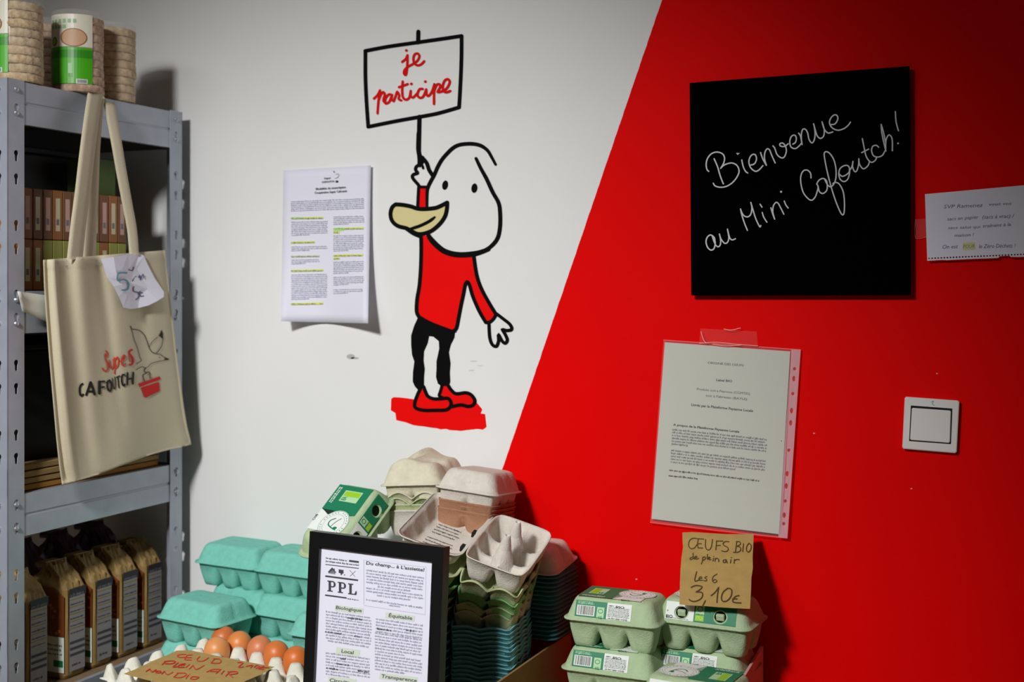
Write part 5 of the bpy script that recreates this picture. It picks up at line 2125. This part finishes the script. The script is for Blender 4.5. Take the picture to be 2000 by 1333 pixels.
V, F = slab(bag_f, 60, 56, 1.0)
mk('bag_body', V, F, CLOTH, bag, smooth=True)
SEAM = mat('seam_thread', (196, 184, 156), .9)
ik = Ink(fbag, base=.0007)
for a in ([(86, 524), (130, 520), (200, 515), (260, 509), (322, 505)], [(130, 508), (131, 524)], [(160, 506), (188, 507), (188, 524), (161, 525)]):
    ik.stroke(a, 1.0, SEAM, smooth=False)
ik.build('hem_stitching', bag)


def strap(Pl, ws, d0, name='strap', tw=0.0):
    c = catmull(Pl, 6)
    V, F = [], []
    n_ = len(c)
    for i, p in enumerate(c):
        t_ = i / (n_ - 1)
        w_ = ws[0] * (1 - t_) + ws[1] * t_
        k = t_ * (len(d0) - 1)
        j = min(len(d0) - 2, int(k))
        dd_ = d0[j] * (1 - (k - j)) + d0[j + 1] * (k - j)
        for s_ in (-.5, -.17, .17, .5):
            V.append(fbag0(p[0] + w_ * s_, p[1], dd_ + tw * s_ + .0012 * (1 - 4 * s_ * s_)))
        for s_ in (.5, .17, -.17, -.5):
            V.append(fbag0(p[0] + w_ * s_, p[1], dd_ + tw * s_ - .0018))
    for i in range(n_ - 1):
        for k in range(8):
            a, b = i * 8 + k, i * 8 + (k + 1) % 8
            F.append((a, b, b + 8, a + 8))
    F.append(tuple(range(8)))
    F.append(tuple(range(n_ * 8 - 1, n_ * 8 - 9, -1)))
    return mk(name, V, F, CLOTH, bag, smooth=True)


strap([(174, 507), (176, 440), (180, 370), (183, 300), (188, 240), (193, 195)], (28, 22), (-.012, -.010, -.006, -.010, -.018), tw=.006)
strap([(146, 507), (153, 440), (162, 370), (170, 300), (179, 230), (186, 183)], (31, 30), (.003, .004, .004, 0, -.012), tw=-.004)
strap([(262, 498), (258, 450), (249, 400), (238, 340), (226, 270), (213, 200)], (19, 22), (.003, .004, .004, 0, -.014), tw=.006)
# the loop over the top beam
lp = [hit(192, 186, bp0 - ex_w * .014, ex_w), hit(190, 179, bp0 - ex_w * .03, ex_w)]
q0 = RM.inverted() @ lp[0]
V, F = [], []
pts = [(.022, q0.z - .012), (.014, RTOP - .002), (.006, RTOP + .004), (-.006, RTOP + .0045), (-.030, RTOP + .004), (-.05, RTOP + .0035)]
for x, z in pts:
    for y in (q0.y - .012, q0.y + .026):
        for dz in (0, .002):
            V.append((x, y, z + dz))
for i in range(len(pts) - 1):
    b = i * 4
    F += [(b, b + 4, b + 6, b + 2), (b + 1, b + 3, b + 7, b + 5), (b, b + 1, b + 5, b + 4), (b + 2, b + 6, b + 7, b + 3)]
F += [(0, 2, 3, 1), (len(pts) * 4 - 4, len(pts) * 4 - 3, len(pts) * 4 - 1, len(pts) * 4 - 2)]
mk('strap', [RM @ Vector(v) for v in V], F, CLOTH, bag)

BKI = mat('black_screen_print', (14, 13, 12), .8)
BRD = mat('dark_line_print', (44, 38, 30), .8)
RDI = mat('red_screen_print', (206, 20, 14), .8)
RDO = mat('orange_red_print', (214, 66, 42), .8)
ik = Ink(fbag, base=.0012, step=.0003, crop=(140, 620, 7.84))
# letters of the shop name drawn one by one, rising to the right
for a, w_ in (([(165, 1020), (135, 1050), (122, 1110), (130, 1180), (150, 1205), (175, 1185)], 30),
              ([(222, 1190), (260, 1080), (285, 1000)], 34), ([(290, 1000), (325, 1090), (352, 1180)], 40), ([(250, 1140), (330, 1135)], 30),
              ([(428, 990), (426, 1165)], 44), ([(420, 990), (500, 982)], 28), ([(425, 1080), (495, 1068)], 26),
              ([(580, 965), (550, 990), (545, 1060), (560, 1115), (590, 1130), (605, 1090), (605, 1010), (580, 965)], 28),
              ([(624, 935), (632, 1040), (650, 1098), (668, 1080), (668, 1000), (660, 915)], 15),
              ([(682, 922), (732, 898)], 18), ([(706, 915), (712, 1000), (722, 1080)], 18),
              ([(808, 880), (775, 890), (765, 950), (775, 1025), (800, 1050), (815, 1030)], 28),
              ([(858, 858), (852, 1030)], 32), ([(945, 850), (938, 1018)], 32), ([(860, 950), (940, 935)], 26)):
    ik.stroke(a, w_, BKI, smooth=len(a) > 3)
for a, w_ in (([(525, 515), (545, 540), (548, 580), (525, 600), (515, 560), (520, 640), (545, 700), (555, 770), (540, 815), (500, 820), (475, 780)], 22),
              ([(580, 660), (590, 740), (610, 790), (640, 740), (640, 640)], 18), ([(655, 620), (665, 740), (655, 860)], 20), ([(665, 650), (700, 610), (715, 660), (700, 750), (670, 780)], 22),
              ([(750, 680), (800, 650), (820, 600), (800, 585), (765, 640), (765, 710), (790, 740), (825, 710)], 24), ([(925, 500), (890, 520), (885, 560), (920, 600), (945, 660), (925, 720), (890, 730)], 30), ([(880, 590), (900, 680)], 20)):
    ik.stroke(a, w_, RDO if w_ != 30 else RDI)
for a, w_ in (([(905, 135), (925, 180), (1000, 190), (1060, 215), (1110, 270), (1150, 360), (1180, 450), (1210, 510), (1250, 545), (1300, 555)], 11), ([(912, 150), (930, 220), (950, 300), (965, 360), (1000, 440), (1030, 540), (1050, 620), (1070, 665), (1010, 705), (1000, 720)], 8),
              ([(1185, 460), (1240, 370), (1330, 300)], 8), ([(1395, 300), (1395, 380), (1365, 470), (1300, 550)], 10), ([(1300, 555), (1360, 570), (1420, 610), (1490, 640)], 8), ([(1490, 645), (1400, 665), (1300, 685), (1220, 710), (1170, 760), (1130, 775), (1080, 760), (1010, 790), (990, 810)], 9),
              ([(1135, 775), (1115, 820), (1140, 860), (1095, 890), (1120, 985)], 13), ([(1140, 855), (1190, 840), (1205, 940)], 13)):
    ik.stroke(a, w_, BRD)
ik.poly([(1380, 190), (1400, 260), (1395, 335), (1365, 300), (1335, 290), (1360, 240)], BKI)
ik.poly([(1425, 620), (1490, 640), (1425, 655)], mat('brown_red_print', (110, 36, 26), .8))
ik.ell(1347, 618, 9, 7, BRD)
ik.poly([(1022, 1020), (1350, 905), (1362, 945), (1340, 960), (1045, 1070)], RDI)
ik.poly([(1062, 1085), (1340, 995), (1352, 1130), (1130, 1235), (1110, 1220)], RDI)
ik.bar((1045, 1078), (1345, 975), 12, mat('pale_gap_print', (224, 150, 130), .8), 1)
ik.build('bird_and_name_print', bag, 'black and red print of a gull over a plant pot')

# paper price tag pinned to the bag
tg = thing('price_tag', 'white paper price tag pinned to the cotton bag with handwritten five euros', 'price tag', fbag(255, 600, .004))


def ftag(px, py, off=0.0):
    c = max(0, (px + py * .8 - 735) / 60)
    return fbag(px, py, .005 + off + .010 * c ** 2 + .004 * max(0, (py - 500) / 100))


TO = [(197, 506), (222, 502), (250, 497), (272, 495), (281, 500), (290, 520), (303, 545), (320, 570), (320, 580), (308, 588), (290, 597), (270, 602), (255, 604), (241, 601), (232, 580), (222, 560), (208, 540), (202, 520)]
ik = Ink(ftag, base=0)
cen = (255, 552)
n = len(TO)
pts = [cen] + [(cen[0] + (p[0] - cen[0]) * .5, cen[1] + (p[1] - cen[1]) * .5) for p in TO] + TO
ik.add(pts, [(0, 1 + i, 1 + (i + 1) % n) for i in range(n)] + [(1 + i, 1 + n + i, 1 + n + (i + 1) % n, 1 + (i + 1) % n) for i in range(n)], PAPER)
ik.build('paper', tg)
ik = Ink(ftag, base=.0015, crop=(0, 450, 4.4425))
CY = mat('blue_green_felt_pen', (96, 156, 170), .8)
ik.stroke([(1100, 370), (1030, 375), (1022, 435), (1080, 428), (1115, 458), (1108, 512), (1060, 520)], 14, CY)
for a in ([(1200, 482), (1162, 490), (1162, 530), (1200, 542), (1205, 580), (1182, 602)], [(1240, 512), (1212, 532), (1220, 572), (1245, 570)], [(1205, 545), (1235, 540)], [(1150, 440), (1180, 402), (1190, 432), (1212, 392), (1218, 432), (1240, 382), (1248, 412)], [(1120, 342), (1150, 350), (1162, 320)]):
    ik.stroke(a, 9, mat('violet_grey_pen', (86, 84, 116), .8))
ik.build('handwriting', tg)
